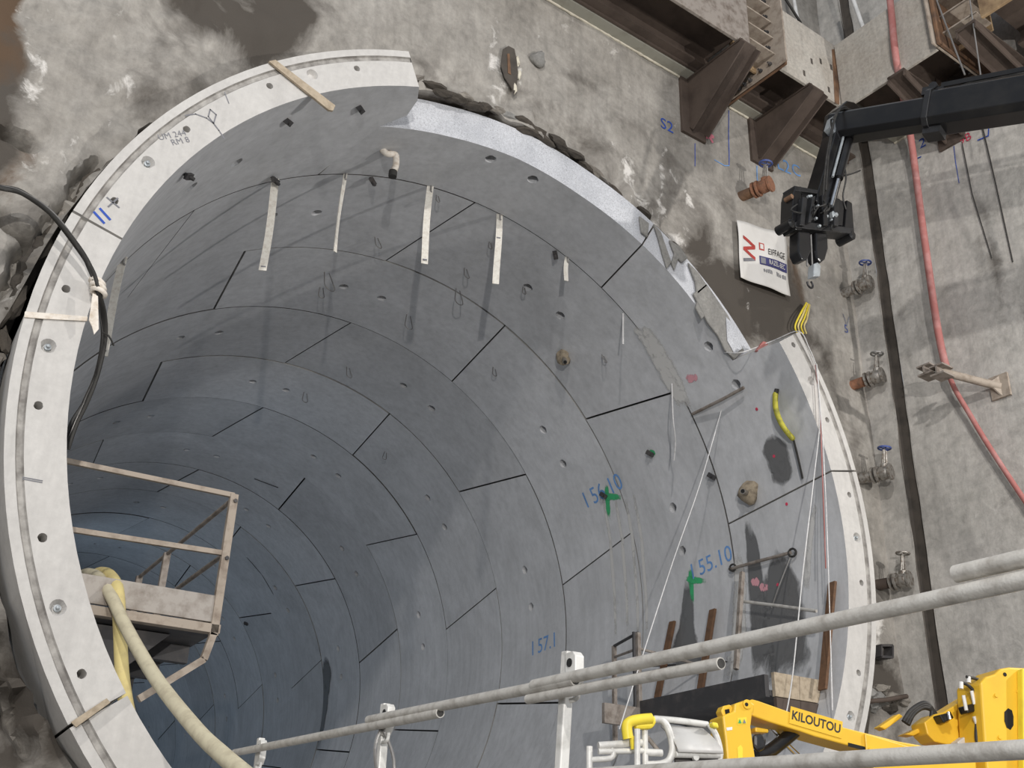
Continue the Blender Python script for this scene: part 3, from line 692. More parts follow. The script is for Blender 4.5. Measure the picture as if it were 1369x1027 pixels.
# head frame
def qprism(name, px, d0, d1, mat, bev=.008): m_ = (d0+d1)/2; h_ = min(.09, abs(d1-d0)/2); return M().prism([p-EN*h_ for p in [Q(x, y, m_) for x, y in px]], EN*h_*2).build(name, mat, crane, bevel=bev)
qprism('head_plate', [(1055, 254), (1063, 254), (1064, 312), (1056, 312), (1051, 300), (1052, 266)], -.12, .14, 'crane_black')
qprism('head_plate', [(1124, 272), (1131, 276), (1134, 316), (1127, 318), (1121, 308)], -.12, .14, 'crane_black')
qprism('head_core', [(1064, 262), (1088, 258), (1122, 275), (1124, 310), (1062, 306)], -.14, .10, 'crane_black')
qprism('head_beam', [(1054, 302), (1060, 300), (1132, 309), (1133, 317), (1100, 314), (1056, 309)], -.10, .15, 'crane_grey')
qprism('head_top', [(1054, 253), (1086, 259), (1088, 264), (1056, 260)], -.1, .13, 'crane_grey')
qprism('head_web', [(1088, 262), (1118, 268), (1124, 280), (1122, 304), (1092, 302)], .02, .12, 'crane_black', .01)
qprism('head_panel', [(1066, 268), (1086, 266), (1084, 296), (1068, 298)], .05, .12, 'crane_grey', .01)
qprism('head_rib', [(1112, 270), (1118, 272), (1118, 304), (1112, 303)], .1, .17, 'crane_grey')
qprism('head_rib', [(1096, 262), (1101, 262), (1104, 303), (1098, 303)], .1, .17, 'crane_black')
qprism('head_rib', [(1070, 265), (1076, 266), (1072, 304), (1066, 303)], .08, .16, 'crane_grey')
qprism('head_rib', [(1082, 266), (1086, 264), (1080, 300), (1076, 300)], .08, .18, 'crane_grey')
for x, y, r in ((1049, 304, .055), (1130, 319, .06)):
    M().lathe(Q(x, y, .0)-EN*.1, EN, [(r, 0), (r, .20), (r*.6, .22)], 12).build('pin', 'crane_black', crane, smooth=40)
M().lathe(Q(1107, 293, .06), EN, [(.055, 0), (.055, .10), (.03, .11), (.02, .13)], 14).build('pivot', 'light_grey_metal', crane, smooth=40)
M().lathe(Q(1050, 268, .0), EN, [(.03, 0), (.03, .1)], 10).build('tail_lamp', 'rust_orange', crane, smooth=40)
for P in ([(1061, 312), (1077, 314), (1078, 340), (1073, 351), (1066, 351), (1061, 340)], [(1084, 314), (1100, 315), (1101, 336), (1097, 350), (1091, 355), (1086, 349), (1084, 338)]):
    M().prism([Q(x, y, .02)-EN*.07 for x, y in P], EN*.14).build('hook_cheek', 'crane_black', crane, bevel=.02)
M().lathe(Q(1081, 332, -.06), EX, [(.09, -.12), (.09, .12)], 14).build('sheave', 'crane_black', crane, smooth=40)
for x in (1077, 1084): M().tube([Q(x, 314, .05), Q(x+2, 356, .05)], .010, 6).build('hoist_rope', 'wire_steel', crane)
hk = M().prism([Q(1080, 357, 0), Q(1085, 355, 0), Q(1089, 360, 0), Q(1088, 374, 0), Q(1079, 374, 0)], EN*.09).build('hook_block', 'light_grey_metal', crane, bevel=.01)
M().torus(Q(1083, 380, .045), EN, .045, .012, 12, 6, -60, 200).build('hook', 'crane_grey', hk, smooth=60)
mm = M()
for i in range(7):
    a = (random.uniform(1062, 1120), random.uniform(262, 300)); mm.tube(smooth_path([Q(a[0], a[1], .12), Q(a[0]+random.uniform(-9, 9), a[1]+8, .22), Q(a[0]+random.uniform(-12, 12), a[1]+random.uniform(6, 18), .14)]), .009, 5)
mm.build('head_hose', 'rubber', crane, smooth=60)
mm = M()
for i in range(9): mm.lathe(Q(random.uniform(1062, 1125), random.uniform(262, 306), .11), EN, [(.018, 0), (.018, .03), (.008, .04)], 8)
mm.build('fitting', 'light_grey_metal', crane, smooth=40)

# ================================================================== WALL FITTINGS
def valve(px, py, sc, label, wheel, body, lean=(0, 0), fl='valve_metal'):
    B = onD(px, py, .0); root = empty('gate_valve', B, label, 'valve', 'valves on pipe stubs along the front wall')
    ax = (EN+EX*lean[0]+EZ*lean[1]).normalized(); c = B+ax*.26*sc
    M().lathe(B-EN*.08, ax, [(.075*sc, 0), (.075*sc, .30*sc), (.07*sc, .31*sc)], 14).build('pipe_stub', fl, root, smooth=40)
    for h in (.20, .26, .44): M().lathe(B+ax*h*sc, ax, [(.115*sc, 0), (.115*sc, .028*sc)], 14).build('flange', body, root, smooth=40)
    M().lathe(B+ax*.28*sc, ax, [(.07*sc, 0), (.095*sc, .05*sc), (.095*sc, .12*sc), (.07*sc, .17*sc)], 14).build('body', body, root, smooth=50)
    M().lathe(B+ax*.46*sc, ax, [(.07*sc, 0), (.065*sc, .004*sc)], 14).build('bore', 'joint_dark', root)
    c = B+ax*.37*sc; up = (EZ+ax*.12).normalized()
    M().lathe(c, up, [(.06*sc, .05*sc), (.06*sc, .12*sc), (.035*sc, .14*sc)], 10).build('bonnet', body, root, smooth=40)
    for k in (-1, 1): M().tube([c+EX*.045*k*sc+up*.12*sc, c+EX*.03*k*sc+up*.33*sc], .013*sc, 6).build('yoke', 'valve_metal', root, smooth=60)
    M().tube([c+up*.1*sc, c+up*.38*sc], .012*sc, 6).build('stem', 'valve_metal', root, smooth=60)
    h = c+up*.36*sc; wh = M().torus(h, up, .085*sc, .014*sc, 18, 6).build('handwheel', wheel, root, smooth=60)
    a = up.orthogonal().normalized(); b = up.cross(a); mm = M()
    for k in range(4): d = a*math.cos(k*math.pi/2+.4)+b*math.sin(k*math.pi/2+.4); mm.tube([h, h+d*.085*sc], .010*sc, 5)
    mm.build('spoke', wheel, wh); return root
valve(990, 262, 1.05, 'rusty orange valve on the wall under the triangular brackets', 'valve_blue', 'valve_rust', (.25, 0), 'rust_orange')
valve(1128, 392, 1.0, 'valve with blue handwheel right of the banner', 'valve_blue', 'valve_metal', (.1, 0))
valve(1140, 515, 1.0, 'bare metal valve with pale wire handwheel near the top of the ring on the right', 'wire_steel', 'valve_metal', (.25, .08), 'valve_rust')
valve(1148, 640, 1.0, 'valve with blue yoke beside the ring at mid height on the right', 'valve_blue', 'valve_metal', (.25, 0))
valve(1172, 782, 1.0, 'dark valve lowest on the front wall, above the guardrail', 'valve_metal', 'valve_metal', (.2, 0), 'rust_brown')
c = onD(1180, 872, .02); mm = M()
for a, b in (((1173, 864), (1188, 864)), ((1188, 864), (1188, 880)), ((1188, 880), (1173, 879)), ((1173, 879), (1173, 864))): mm.bar(onD(*a, .12), onD(*b, .12), .03, .14, EN)
T('steel_bracket', mm, 'dark_steel', 'small square steel loop on the wall under the lowest valve', 'bracket')
# banner
cs = [onD(985, 294, .10), onD(1050, 313, .10), onD(1057, 396, .10), onD(990, 371, .10)]
ban = empty('banner', onD(1022, 396, .08), 'white company banner with red stripes hanging beside the crane head', 'banner')
def bil(u, v, off=0.0): return cs[0].lerp(cs[1], u).lerp(cs[3].lerp(cs[2], u), v)+EN*(off+.012*math.sin(u*9+v*3)+.008*math.sin(v*7))
mm = M(); n = 16; mm.add([bil(i/n, j/n) for j in range(n+1) for i in range(n+1)], [[j*(n+1)+i, j*(n+1)+i+1, (j+1)*(n+1)+i+1, (j+1)*(n+1)+i] for j in range(n) for i in range(n)])
sh = mm.build('sheet', 'banner_white', ban, smooth=60); sm = sh.modifiers.new('t', 'SOLIDIFY'); sm.thickness = .004
def ban_poly(pts, mat, name, off=.006, sub=6):
    vs, fs = [], []; (a, b, c, d) = pts
    for j in range(sub+1):
        for i in range(sub+1):
            u = i/sub; v = j/sub; x = (a[0]*(1-u)+b[0]*u)*(1-v)+(d[0]*(1-u)+c[0]*u)*v; y = (a[1]*(1-u)+b[1]*u)*(1-v)+(d[1]*(1-u)+c[1]*u)*v; vs.append(bil(x, y, off))
    for j in range(sub):
        for i in range(sub): k = j*(sub+1)+i; fs.append([k, k+1, k+sub+2, k+sub+1])
    return M().add(vs, fs).build(name, mat, ban)
for k in range(4):
    x0, x1 = (.08, .34); y = .26+.095*k; ya, yb = (y, y+.10) if k % 2 == 0 else (y+.10, y+.01)
    ban_poly([(x0, ya), (x1, yb), (x1, yb+.055), (x0, ya+.055)], 'banner_red' if k < 3 else 'ink_grey', 'stripe')
ban_poly([(.42, .28), (.52, .28), (.52, .40), (.42, .40)], 'banner_red', 'logo_square')
ban_poly([(.44, .30), (.50, .30), (.50, .38), (.44, .38)], 'banner_white', 'logo_square', .009, 2)
bx = ban_poly([(.42, .50), (.98, .50), (.98, .64), (.42, .64)], 'banner_navy', 'nameplate')
ban_poly([(.44, .52), (.53, .52), (.53, .62), (.44, .62)], 'ink_grey', 'logo_square', .009, 2)
def ban_text(t, u, v, size, asp, mat, off):
    vs, fs = text2d(t, 1.0); M().add([bil(u+x*size*asp, v-y*size, off) for x, y in vs], fs).build('lettering', mat, ban)
ban_text('EIFFAGE', .76, .40, .14, .70, 'ink_black', .010)
ban_text('RAZEL-BEC', .76, .57, .11, .62, 'banner_white', .012)
for u in (.48, .515, .55, .585, .62, .74, .775, .81, .86, .89, .925): ban_poly([(u, .70+.02*math.sin(u*40)), (u+.02, .70), (u+.022, .755), (u+.004, .76)], 'ink_grey', 'illegible_print', .007, 1)
# paint on the walls
def wall_text(t, px, py, size, mat, name, rot=0, off=.03, right=False, flip=False):
    vs, fs = text2d(t, size); c, sn = math.cos(rot), math.sin(rot)
    if right:
        s, d, z = wf(onS(px, py)); fn = lambda x, y: W(SC-.016, d+(x*c-y*sn)*-1*-1 if False else d+(x*c-y*sn), z+x*sn+y*c)
        par = bpy.data.objects['wall_right']
    else:
        s, d, z = wf(onD(px, py)); fn = lambda x, y: W(s+(x*c-y*sn), wall_h(s+(x*c-y*sn), z+x*sn+y*c)+.006, z+x*sn+y*c); par = WALL
    M().add([fn((-x if flip else x), y) for x, y in vs], fs).build(name, mat, par)
ORG[WALL.name] = WALL.location.copy()
def wall_line(pts, wd, mat, right=False, name='paint_line'):
    P = [wf(onS(*q)) if right else wf(onD(*q)) for q in pts]; q2 = [(p[1], p[2]) if right else (p[0], p[2]) for p in P]
    dn = []
    for a, b in zip(q2, q2[1:]): dn += [(a[0]+(b[0]-a[0])*i/5, a[1]+(b[1]-a[1])*i/5) for i in range(5)]
    vf = strokes([dn+[q2[-1]]], wd); mm = M()
    if right: flat(mm, vf, lambda x, y: W(SC-.015, x, y))
    else: flat(mm, vf, lambda x, y: W(x, wall_h(x, y)+.007, y))
    mm.build(name, mat, bpy.data.objects['wall_right'] if right else WALL)
wall_text('S2', 892, 168, .26, 'ink_blue', 'lettering')
wall_text('L2', 1047, 222, .34, 'spray_light_blue', 'lettering', .1); wall_text('C', 1064, 228, .30, 'spray_light_blue', 'lettering')
wall_line([(974, 148), (974, 222)], .014, 'ink_blue'); wall_line([(929, 192), (929, 222)], .012, 'ink_blue'); wall_line([(1012, 222), (1012, 250)], .02, 'spray_light_blue')
wall_line([(955, 214), (968, 222), (974, 222)], .014, 'spray_light_blue'); wall_line([(938, 185), (953, 183), (945, 176), (952, 190)], .05, 'spray_pink', name='paint_mark')
wall_text('V', 1132, 430, .28, 'ink_grey', 'lettering'); wall_text('5', 1132, 440, .2, 'valve_blue', 'lettering')
wall_text('2', 1234, 192, .24, 'ink_blue', 'lettering', 0, right=True, flip=False)
wall_line([(1224, 190), (1223, 214), (1232, 210)], .018, 'ink_blue', True); wall_line([(1323, 166), (1322, 182), (1308, 188)], .02, 'ink_blue', True); wall_line([(1276, 196), (1278, 215), (1283, 245)], .012, 'ink_blue', True)
wall_text('9', 1287, 188, .20, 'spray_red', 'lettering', .2, right=True); wall_text('8', 1295, 184, .20, 'spray_red', 'lettering', .2, right=True)
# side wall strut bracket, hose, cables
rb = empty('wall_strut', onS(1335, 518), 'short rusty strut with box head standing off the side wall', 'strut')
p = onS(1337, 517, .03); M().obox(p, EN*.13, EZ*.16, EX*.02).build('base_plate', 'rust_pale', rb)
q = onS(1258, 497, .62); M().tube([p, q], .055, 10).build('tube', 'rust_pale', rb, smooth=50)
M().prism([p+EX*-.02+EZ*.14, p+EX*-.02-EZ*.14, p+(q-p)*.22], EN*.02).build('stiffener', 'rust_pale', rb)
mm = M()
for x in (1241, 1258): c = onS(x, 492, .66); mm.obox(c, EN*.10, EZ*.012, EX*.12); mm.obox(c+EN*.0-EZ*.12, EN*.10, EZ*.012, EX*.12); mm.obox(c-EZ*.06, EN*.012, EZ*.06, EX*.12)
mm.build('head_channel', 'weathered_steel', rb)
pts = smooth_path([onS(1186, -40, 1.34), onS(1192, 20, 1.33), onS(1199, 85, 1.32), onS(1217, 180, .42), onS(1236, 320, .32), onS(1262, 480, .26), onS(1300, 560, .20), onS(1369, 668, .16), onS(1420, 740, .15)], 8)
T('fire_hose', M().tube(pts, [.050]*42+[.034]*(len(pts)-42), 10), 'hose_red', 'faded red hose hanging down the side wall', 'hose', smooth=60)
T('cable', M().tube([onS(1286, 190, .05), onS(1300, 260, .06), onS(1326, 345, .03)], .008, 5), 'wire_dark', 'left of the two thin dark cables on the side wall', 'cable')
T('cable', M().tube([onS(1309, 150, .05), onS(1330, 240, .06), onS(1354, 350, .03)], .010, 5), 'wire_dark', 'right of the two thin dark cables on the side wall', 'cable')
T('wire_rope', M().tube([onS(1248, -20, BOR+.02), onS(1252, 0, BOR+.03), onS(1290, 100, BOR+.04)], .012, 5), 'wire_steel', 'steel wire rope behind the crane boom, upper right', 'rope')
T('wire_rope', M().tube([onS(1294, -20, BOR+.02), onS(1298, 10, BOR+.03), onS(1311, 100, BOR+.04)], .010, 5), 'wire_steel', 'thin steel rope right of the other rope above the crane boom', 'rope')

# ================================================================== TUNNEL MOUTH, LEFT
Y0 = 1.2
def LY(x, y, Y=Y0): return onY(x, y, Y)
wp = empty('work_platform', LY(285, 850), 'rusty steel work platform with railings inside the tunnel on the left', 'platform')
pT = LY(311, 661); pB = LY(287, 850); px_ = (pT.x+pB.x)/2
def P3(z, y=Y0, x=None): return Vector((px_ if x is None else x, y, z))
zt, zm, zk, zd = pT.z, LY(300, 740).z, LY(290, 797).z, LY(288, 843).z
M().bar(P3(zd-.05), P3(zt), .075, .06, (0, 1, 0)).build('post', 'rust_pale', wp, bevel=.004)
xl = -4.27
M().bar(P3(zt-.01), Vector((xl, Y0, zt-.02)), .04, .045).build('top_rail', 'rust_pale', wp); M().bar(P3(zm), Vector((xl+.12, Y0, zm-.05)), .04, .045).build('mid_rail', 'rust_pale', wp)
M().tube([P3(zt-.04), P3(zt-.04, 4.6)], .022).build('side_rail', 'weathered_steel', wp, smooth=60); M().tube([P3(zm), P3(zm, 4.6)], .022).build('side_rail', 'weathered_steel', wp, smooth=60)
M().bar(P3(zd, 3.4), P3(zt-.03, 3.4), .07, .06, (0, 1, 0)).build('post', 'weathered_steel', wp)
M().bar(P3(zd, 4.55), P3(zt-.03, 4.55), .07, .06, (0, 1, 0)).build('post', 'weathered_steel', wp)
M().box(-3.92, px_-.02, Y0-.01, Y0+.02, zk-.24, zk).build('kick_plate', 'kick_plate_mat', wp, bevel=.004)
M().box(-3.85, px_+.05, Y0-.03, Y0+.07, zd-.03, zd+.05).build('edge_beam', 'rust_pale', wp, bevel=.004)
M().box(-3.85, px_+.02, Y0+.05, 4.6, zd-.02, zd+.04).build('deck', 'dark_steel', wp)
M().box(px_-.02, px_+.02, Y0+.05, 4.6, zd+.04, zk).build('kick_plate', 'kick_plate_mat', wp)
for y in (1.9, 2.9, 3.9): M().box(-3.7, px_, y, y+.1, zd-.18, zd-.02).build('joist', 'dark_steel', wp)
a, b, c = P3(zd-.03), LY(272, 882), LY(185, 935)
M().bar(a, b, .06, .06, (0, 1, 0)).build('bracket_leg', 'rust_pale', wp); M().bar(b, c, .06, .06, (0, 1, 0)).build('bracket_brace', 'rust_pale', wp)
M().prism([Vector((-3.75, Y0+.3, zd-.03)), Vector((px_-.3, Y0+.3, zd-.03)), Vector((-3.4, Y0+.3, zd-.55)), Vector((-3.6, Y0+.3, zd-.6))], (0, .06, 0)).build('gusset', 'dark_steel', wp)
for z in (zt-.07, zm-.05): M().lathe(P3(z)+Vector((.01, -.03, 0)), (0, -1, 0), [(.02, 0), (.02, .02)], 6).build('bolt', 'dark_steel', wp)
def hose(pts, r0, r1, mat, label, n=10):
    P = smooth_path([dep(x, y, D) for x, y, D in pts], 7); k = len(P)
    return T('hose', M().tube(P, [r0+(r1-r0)*i/(k-1) for i in range(k)], n), mat, label, 'hose', 'pale hoses hung over the left platform', smooth=60)
hose([(96, 785, 10.6), (112, 768, 10.3), (132, 772, 9.7), (150, 800, 9.2), (168, 838, 8.8), (207, 905, 8.1), (262, 975, 7.2), (300, 1012, 6.7), (345, 1050, 6.2)], .050, .056, 'hose_cream', 'cream hose sagging from the left platform towards the guardrail')
hose([(100, 800, 10.6), (118, 774, 10.4), (140, 766, 9.9), (156, 785, 9.4), (160, 840, 9.1), (164, 910, 8.8), (174, 970, 8.4), (190, 1040, 8.0)], .050, .062, 'hose_yellow', 'yellowish hose dropping straight down in front of the ring')
# cable bundle over the ring
cb = empty('cable_bundle', onY(131, 385, -.12), 'bundle of dark cables looping over the left side of the ring', 'cable bundle')
base = [(-25, 246, -.30), (0, 251, -.26), (30, 258, -.24), (70, 286, -.20), (104, 330, -.16), (122, 362, -.13), (131, 386, -.10), (137, 420, .10), (139, 455, .22), (130, 500, .30), (116, 535, .35), (100, 566, .40), (88, 600, .45)]
for i in range(5):
    pts = [onY(x+random.uniform(-1.6, 1.6)*(1 if 3 < k < 10 else 2)+(i-2)*1.0, y+(i-2)*.8+random.uniform(-1, 1), Y-.01*i) for k, (x, y, Y) in enumerate(base)]
    M().tube(smooth_path(pts, 6), .016, 6).build('cable', 'rubber' if i % 2 else 'wire_steel' if i == 2 else 'wire_dark', cb, smooth=60)
mm = M()
for q in ((131, 384), (130, 378), (132, 391)): mm.torus(onY(*q, -.10), (.3, 0, 1), .055, .022, 12, 6)
mm.build('tape_tie', 'tape_white', cb, smooth=60)
M().prism([onY(124, 392, -.14), onY(131, 396, -.14), onY(132, 440, -.14), onY(126, 447, -.14), onY(123, 436, -.14), onY(119, 428, -.14)], (0, .012, 0)).build('tape_flap', 'tape_white', cb)
M().tube(smooth_path([onY(138, 445, .1), onY(146, 450, .05), onY(152, 462, .1)]), .008, 5).build('loose_wire', 'wire_dark', cb)
# battens and straps on the ring face
def fbat(pts, Y, th, name, mat, label, cat): return T(name, M().prism([onY(*q, Y) for q in pts], (0, -th, 0)), mat, label, cat, bevel=.003)
fbat([(358, 84), (367, 82), (447, 143), (444, 150), (438, 149)], -.012, .03, 'timber_batten', 'wood_pale', 'weathered timber batten lying across the top of the ring face', 'batten')
fbat([(33, 417), (60, 419), (117, 424), (116, 430), (58, 427), (32, 425)], -.006, .012, 'strap_band', 'tape_white', 'pale strap band wrapped round the left side of the ring', 'strap')
fbat([(94, 966), (142, 934), (147, 940), (101, 973)], -.010, .02, 'timber_batten', 'wood_pale', 'short weathered batten low on the left of the ring face', 'batten')
# marks on the ring face
def face_paint(name, vf, px, py, rot, mat, Y=-.004):
    c0 = onY(px, py, 0); c, s = math.cos(rot), math.sin(rot)
    flat(M(), vf, lambda x, y: Vector((c0.x+x*c-y*s, Y, c0.z+x*s+y*c))).build(name, mat, ring1)
face_paint('paint_mark', strokes([[(-.06, -.03), (.06, -.03)], [(-.06, .035), (.06, .035)]], .022), 136, 289, -.65, 'ink_blue')
face_paint('paint_mark', strokes([[(-.045, -.045), (.045, .045)], [(-.045, .045), (.045, -.045)]], .014), 151, 271, .3, 'ink_grey')
face_paint('lettering', text2d('UM 244', .085), 230, 181, .62, 'ink_grey'); face_paint('lettering', text2d('RM 8', .085), 241, 189, .62, 'ink_grey')
face_paint('paint_mark', strokes([[(-.2, 0), (-.1, .03), (.0, 0), (.06, -.05), (.10, .05), (.05, .10), (.02, .02), (.10, -.12), (.14, -.2)]], .012), 276, 158, .3, 'ink_grey')
face_paint('paint_mark', strokes([[(-.07, .0), (.07, 0)], [(-.07, .014), (.07, .014)]], .008), 43, 643, 0.02, 'ink_grey')
face_paint('paint_mark', strokes([[(0, -.06), (0, .06)]], .010), 303, 131, .5, 'ink_grey')

# ================================================================== HANGING STRIPS AND LINING FITTINGS
def ring_of(y): return RINGS[1] if y < Y2 else RINGS[min(22, 2+int((y-Y2)/LEN))]
STR = [((167, 345), 1.12, .075, 'leftmost hanging strip, close to the cable bundle'), ((370, 240), 1.25, .085, 'second hanging strip from the left, a wide white one'), ((461, 233), 1.12, .045, 'narrow twisted hanging strip with a wire loop below it'),
       ((575, 250), 1.15, .085, 'white hanging strip in the middle of the row under the crown'), ((667, 287), 1.08, .085, 'fifth hanging strip from the left, white with dark marks'), ((757, 345), .36, .06, 'short hanging strip at the right end of the row')]
for (q, L, wd, lab) in STR:
    th, y = cyl(*q); p = CY(th, y, RI+.01); rt = empty('hanging_strip', p-EZ*L, lab, 'strip', 'white strips hanging from the ring joint')
    mm = M(); n = 14; a = Vector((math.cos(.35), -math.sin(.35), 0))
    for i in range(n+1):
        t = i/n; tw = .9*math.sin(t*2.2) if wd < .05 else .10*math.sin(t*5+q[0]); av = Vector((math.cos(tw-.35), math.sin(tw-.35), 0)); c = p-EZ*L*t+Vector((.012*math.sin(t*4+q[0]), .012*math.cos(t*3+q[0]), 0)); nv = Vector((-av.y, av.x, 0))*.006
        mm.v += [c-av*wd/2-nv, c+av*wd/2-nv, c+av*wd/2+nv, c-av*wd/2+nv]
    for i in range(n):
        for k in range(4): mm.f.append([i*4+k, i*4+(k+1) % 4, i*4+4+(k+1) % 4, i*4+4+k]); mm.mi.append(0)
    mm.f += [[0, 1, 2, 3], [n*4+k for k in range(4)]]; mm.mi += [0, 0]
    mm.build('strip', 'strap_white', rt)
    M().tube([p+Vector((0, -.03, .02)), p+Vector((0, -.03, -.08)), p+Vector((.02, -.02, -.10))], .012, 6).build('fixing', 'wire_steel', rt)
    if wd > .06:
        mm = M()
        for t in ([.96] if q[0] != 667 else [.35, .58, .8, .96]): mm.obox(p-EZ*L*t-a*.0+Vector((0, -.012, 0)), a*wd*.3, Vector((0, .004, 0)), EZ*.008)
        mm.build('mark', 'ink_grey', rt)
# wire loops cast in the lining
LOOPS = [(437, 365, 30), (503, 318, 18), (612, 388, 26), (546, 422, 24), (465, 492, 16), (408, 525, 16), (660, 492, 14), (515, 605, 12), (622, 360, 16), (655, 325, 12), (805, 475, 12), (585, 262, 12), (700, 385, 12), (430, 385, 18)]
for i, (x, y, L) in enumerate(LOOPS):
    p = onC(x, y, -.01); Ls = L*.0105; t = (p-CAM).length/14*Ls; d = Vector((random.uniform(-.25, .25), -.3, -1)).normalized(); th, yy = cyl(x, y)
    sd = Vector((1, .2, 0))*t*.22
    M().tube(smooth_path([p-sd*.5, p+d*t*.4-sd*.8, p+d*t*.85-sd, p+d*t+sd*.0, p+d*t*.85+sd, p+d*t*.4+sd*.8, p+sd*.5], 4), .0075, 5).build('wire_loop', 'wire_steel', ring_of(yy))
T('wire_strand', M().tube(smooth_path([onC(900, 512, .03), onX(900, 560, onC(900, 540, .2).x), onX(903, 590, onC(900, 570, .2).x), onX(901, 616, onC(900, 600, .25).x)]), .010, 5), 'rope_white', 'short white wire hanging right of the crown strips, above the green cross', 'wire')
T('wire_strand', M().tube([onC(834, 418, .02), onX(833, 460, onC(834, 440, .15).x)], .012, 5), 'rope_white', 'short white wire at the upper end of the scraped joint', 'wire')
# bolt stubs
for i, (x, y, s) in enumerate([(495, 238, .16), (742, 338, .15), (953, 637, .14), (870, 606, .12), (808, 662, .12), (246, 233, .13), (363, 237, .16), (330, 833, .12), (383, 162, .08), (480, 145, .08)]):
    th, yy = cyl(x, y); p = CY(th, yy, RI+.02); d = (Vector((-p.x, 0, -p.z)).normalized()+Vector((.1, -.35, 0))).normalized(); rg = ring_of(yy)
    M().tube([p, p+d*s], .020, 8).build('bolt_stub', 'dark_steel', rg, smooth=50)
    M().obox(p+d*s*.55, d*.018, d.orthogonal().normalized()*.06, d.cross(d.orthogonal()).normalized()*.03).build('washer_plate', 'dark_steel', rg)
# fittings that hang from the crown
def lump(name, q, r, mat, label, cat, pipe=None, sq=(1, 1, 1)):
    p = onC(*q, .04); rt = empty(name, p, label, cat)
    M().rock(p, r, q[0] % 9, sq).build('grout_collar', mat, rt, smooth=60)
    if pipe: d = Vector(pipe); M().tube([p, p+d*.5, p+d], .035, 10).build('pipe_stub', 'valve_metal', rt, smooth=50); M().lathe(p+d*.99, d, [(.028, 0), (.026, .012)], 10).build('bore', 'dark_void', rt)
    return rt
lump('grout_plug', (755, 476), .11, 'putty_tan', 'tan lump of putty with a pipe end on the second ring', 'plug', (-.05, -.12, -.14), (1, .8, 1))
lump('grout_plug', (1004, 660), .15, 'putty_tan', 'pipe stub in a grey-tan putty collar above the long joint on the right', 'plug', (-.22, -.12, -.05), (.6, 1, 1))
fp = onC(520, 203, .0); hf = empty('hanging_fitting', fp-EZ*.3, 'pale bent fitting hanging from the crown beside the first strip joint', 'fitting')
M().tube(smooth_path([fp+Vector((-.10, 0, 0)), fp+Vector((-.04, -.05, -.08)), fp+Vector((.06, -.06, -.06)), fp+Vector((.08, -.06, -.2)), fp+Vector((.05, -.06, -.32))]), .04, 8).build('elbow', 'tape_white', hf, smooth=60)
M().tube([fp+Vector((.05, -.06, -.30)), fp+Vector((.05, -.06, -.38))], .05, 10).build('nozzle', 'wire_dark', hf, smooth=50)
M().tube([fp+Vector((.0, 0, .05)), fp+Vector((.0, -.04, -.08))], .03, 8).build('stem', 'weathered_steel', hf, smooth=50)
# yellow sling on the right
mm = M().tube(smooth_path([onC(1040, 523, .05), onC(1044, 545, .10), onC(1054, 568, .11), onC(1065, 588, .05)]), [.02]+[.036]*17+[.02], 8)
sl = empty('lifting_sling', onC(1065, 588, .05), 'yellow lifting sling on the ring segment at right', 'sling'); mm.build('webbing', 'sling_yellow', sl, smooth=60)
M().tube(smooth_path([onC(1064, 586, .05), onC(1070, 610, .05), onC(1076, 640, .04)]), .015, 6).build('tail', 'wire_dark', sl); M().tube([onC(1040, 520, .02), onC(1041, 527, .06)], .03, 8).build('eye', 'wire_dark', sl)
T('steel_tube', M().tube([onC(930, 552, .06), onC(975, 530, .12), onC(1000, 516, .09)], .022, 8), 'weathered_steel', 'short grey tube lying against the lining under the cut end of the ring', 'tube', smooth=50)
rbr = empty('steel_bar', onC(985, 760, .05), 'rusty bar across the right ring below the long joint, ring at its end', 'bar')
M().tube([onC(980, 762, .06), onC(1020, 752, .09), onC(1062, 740, .06)], .022, 8).build('rod', 'weathered_steel', rbr, smooth=50); M().torus(onC(1064, 740, .06), (1, .3, 0), .05, .014).build('end_ring', 'wire_dark', rbr, smooth=60); M().torus(onC(985, 760, .07), (1, .3, 0), .045, .012).build('end_ring', 'wire_dark', rbr, smooth=60)
M().tube([onC(1063, 742, .06), onC(1050, 785, .10), onC(1038, 815, .08)], .010, 6).build('tie_wire', 'wire_steel', rbr)
# ropes
def rope(pts, r, mat, label, nm='rope'): return T(nm, M().tube(smooth_path(pts, 5), r, 6), mat, label, 'rope', smooth=60)
rope([onC(968, 548, .06), onY(935, 650, 1.3), onY(900, 750, 1.3), onY(858, 880, 1.3), onY(828, 975, 1.3)], .0065, 'rope_white', 'white rope slanting down from the cut ring to the right platform')
rope([onY(1091, 487, -.05), onY(1096, 560, -.06), onY(1088, 640, -.06), onY(1074, 760, -.06), onY(1060, 900, -.05), onY(1050, 960, -.05)], .007, 'rope_white', 'white rope hanging from the right ring end, leaning left')
rope([onY(1092, 487, -.08), onY(1100, 590, -.10), onY(1106, 720, -.10), onY(1113, 950, -.10)], .0065, 'rope_white', 'pale rope hanging almost plumb inside the right ring face')
rope([onY(1090, 488, -.04), onY(1096, 540, -.06), onY(1099, 620, -.06), onY(1104, 760, -.06)], .008, 'hose_red', 'pinkish rope at the inner edge of the right ring face')
rope([onC(970, 470, .03), onC(1000, 467, .12), onY(1035, 455, .30), onY(1068, 443, .0), onY(1082, 466, -.03), onY(1091, 487, -.04)], .007, 'rope_white', 'white rope tied round the cut end of the right ring')
T('rag', M().prism([onY(1008, 470, .40), onY(1017, 458, .40), onY(1024, 460, .40), onY(1022, 465, .40), onY(1013, 473, .40)], (0, -.05, 0)), 'hose_red', 'small pinkish rag knotted on the rope at the cut ring', 'rag', bevel=.008)
yc = empty('yellow_cable', onD(1072, 440, .08), 'loose loops of yellow cable above the right ring end', 'cable')
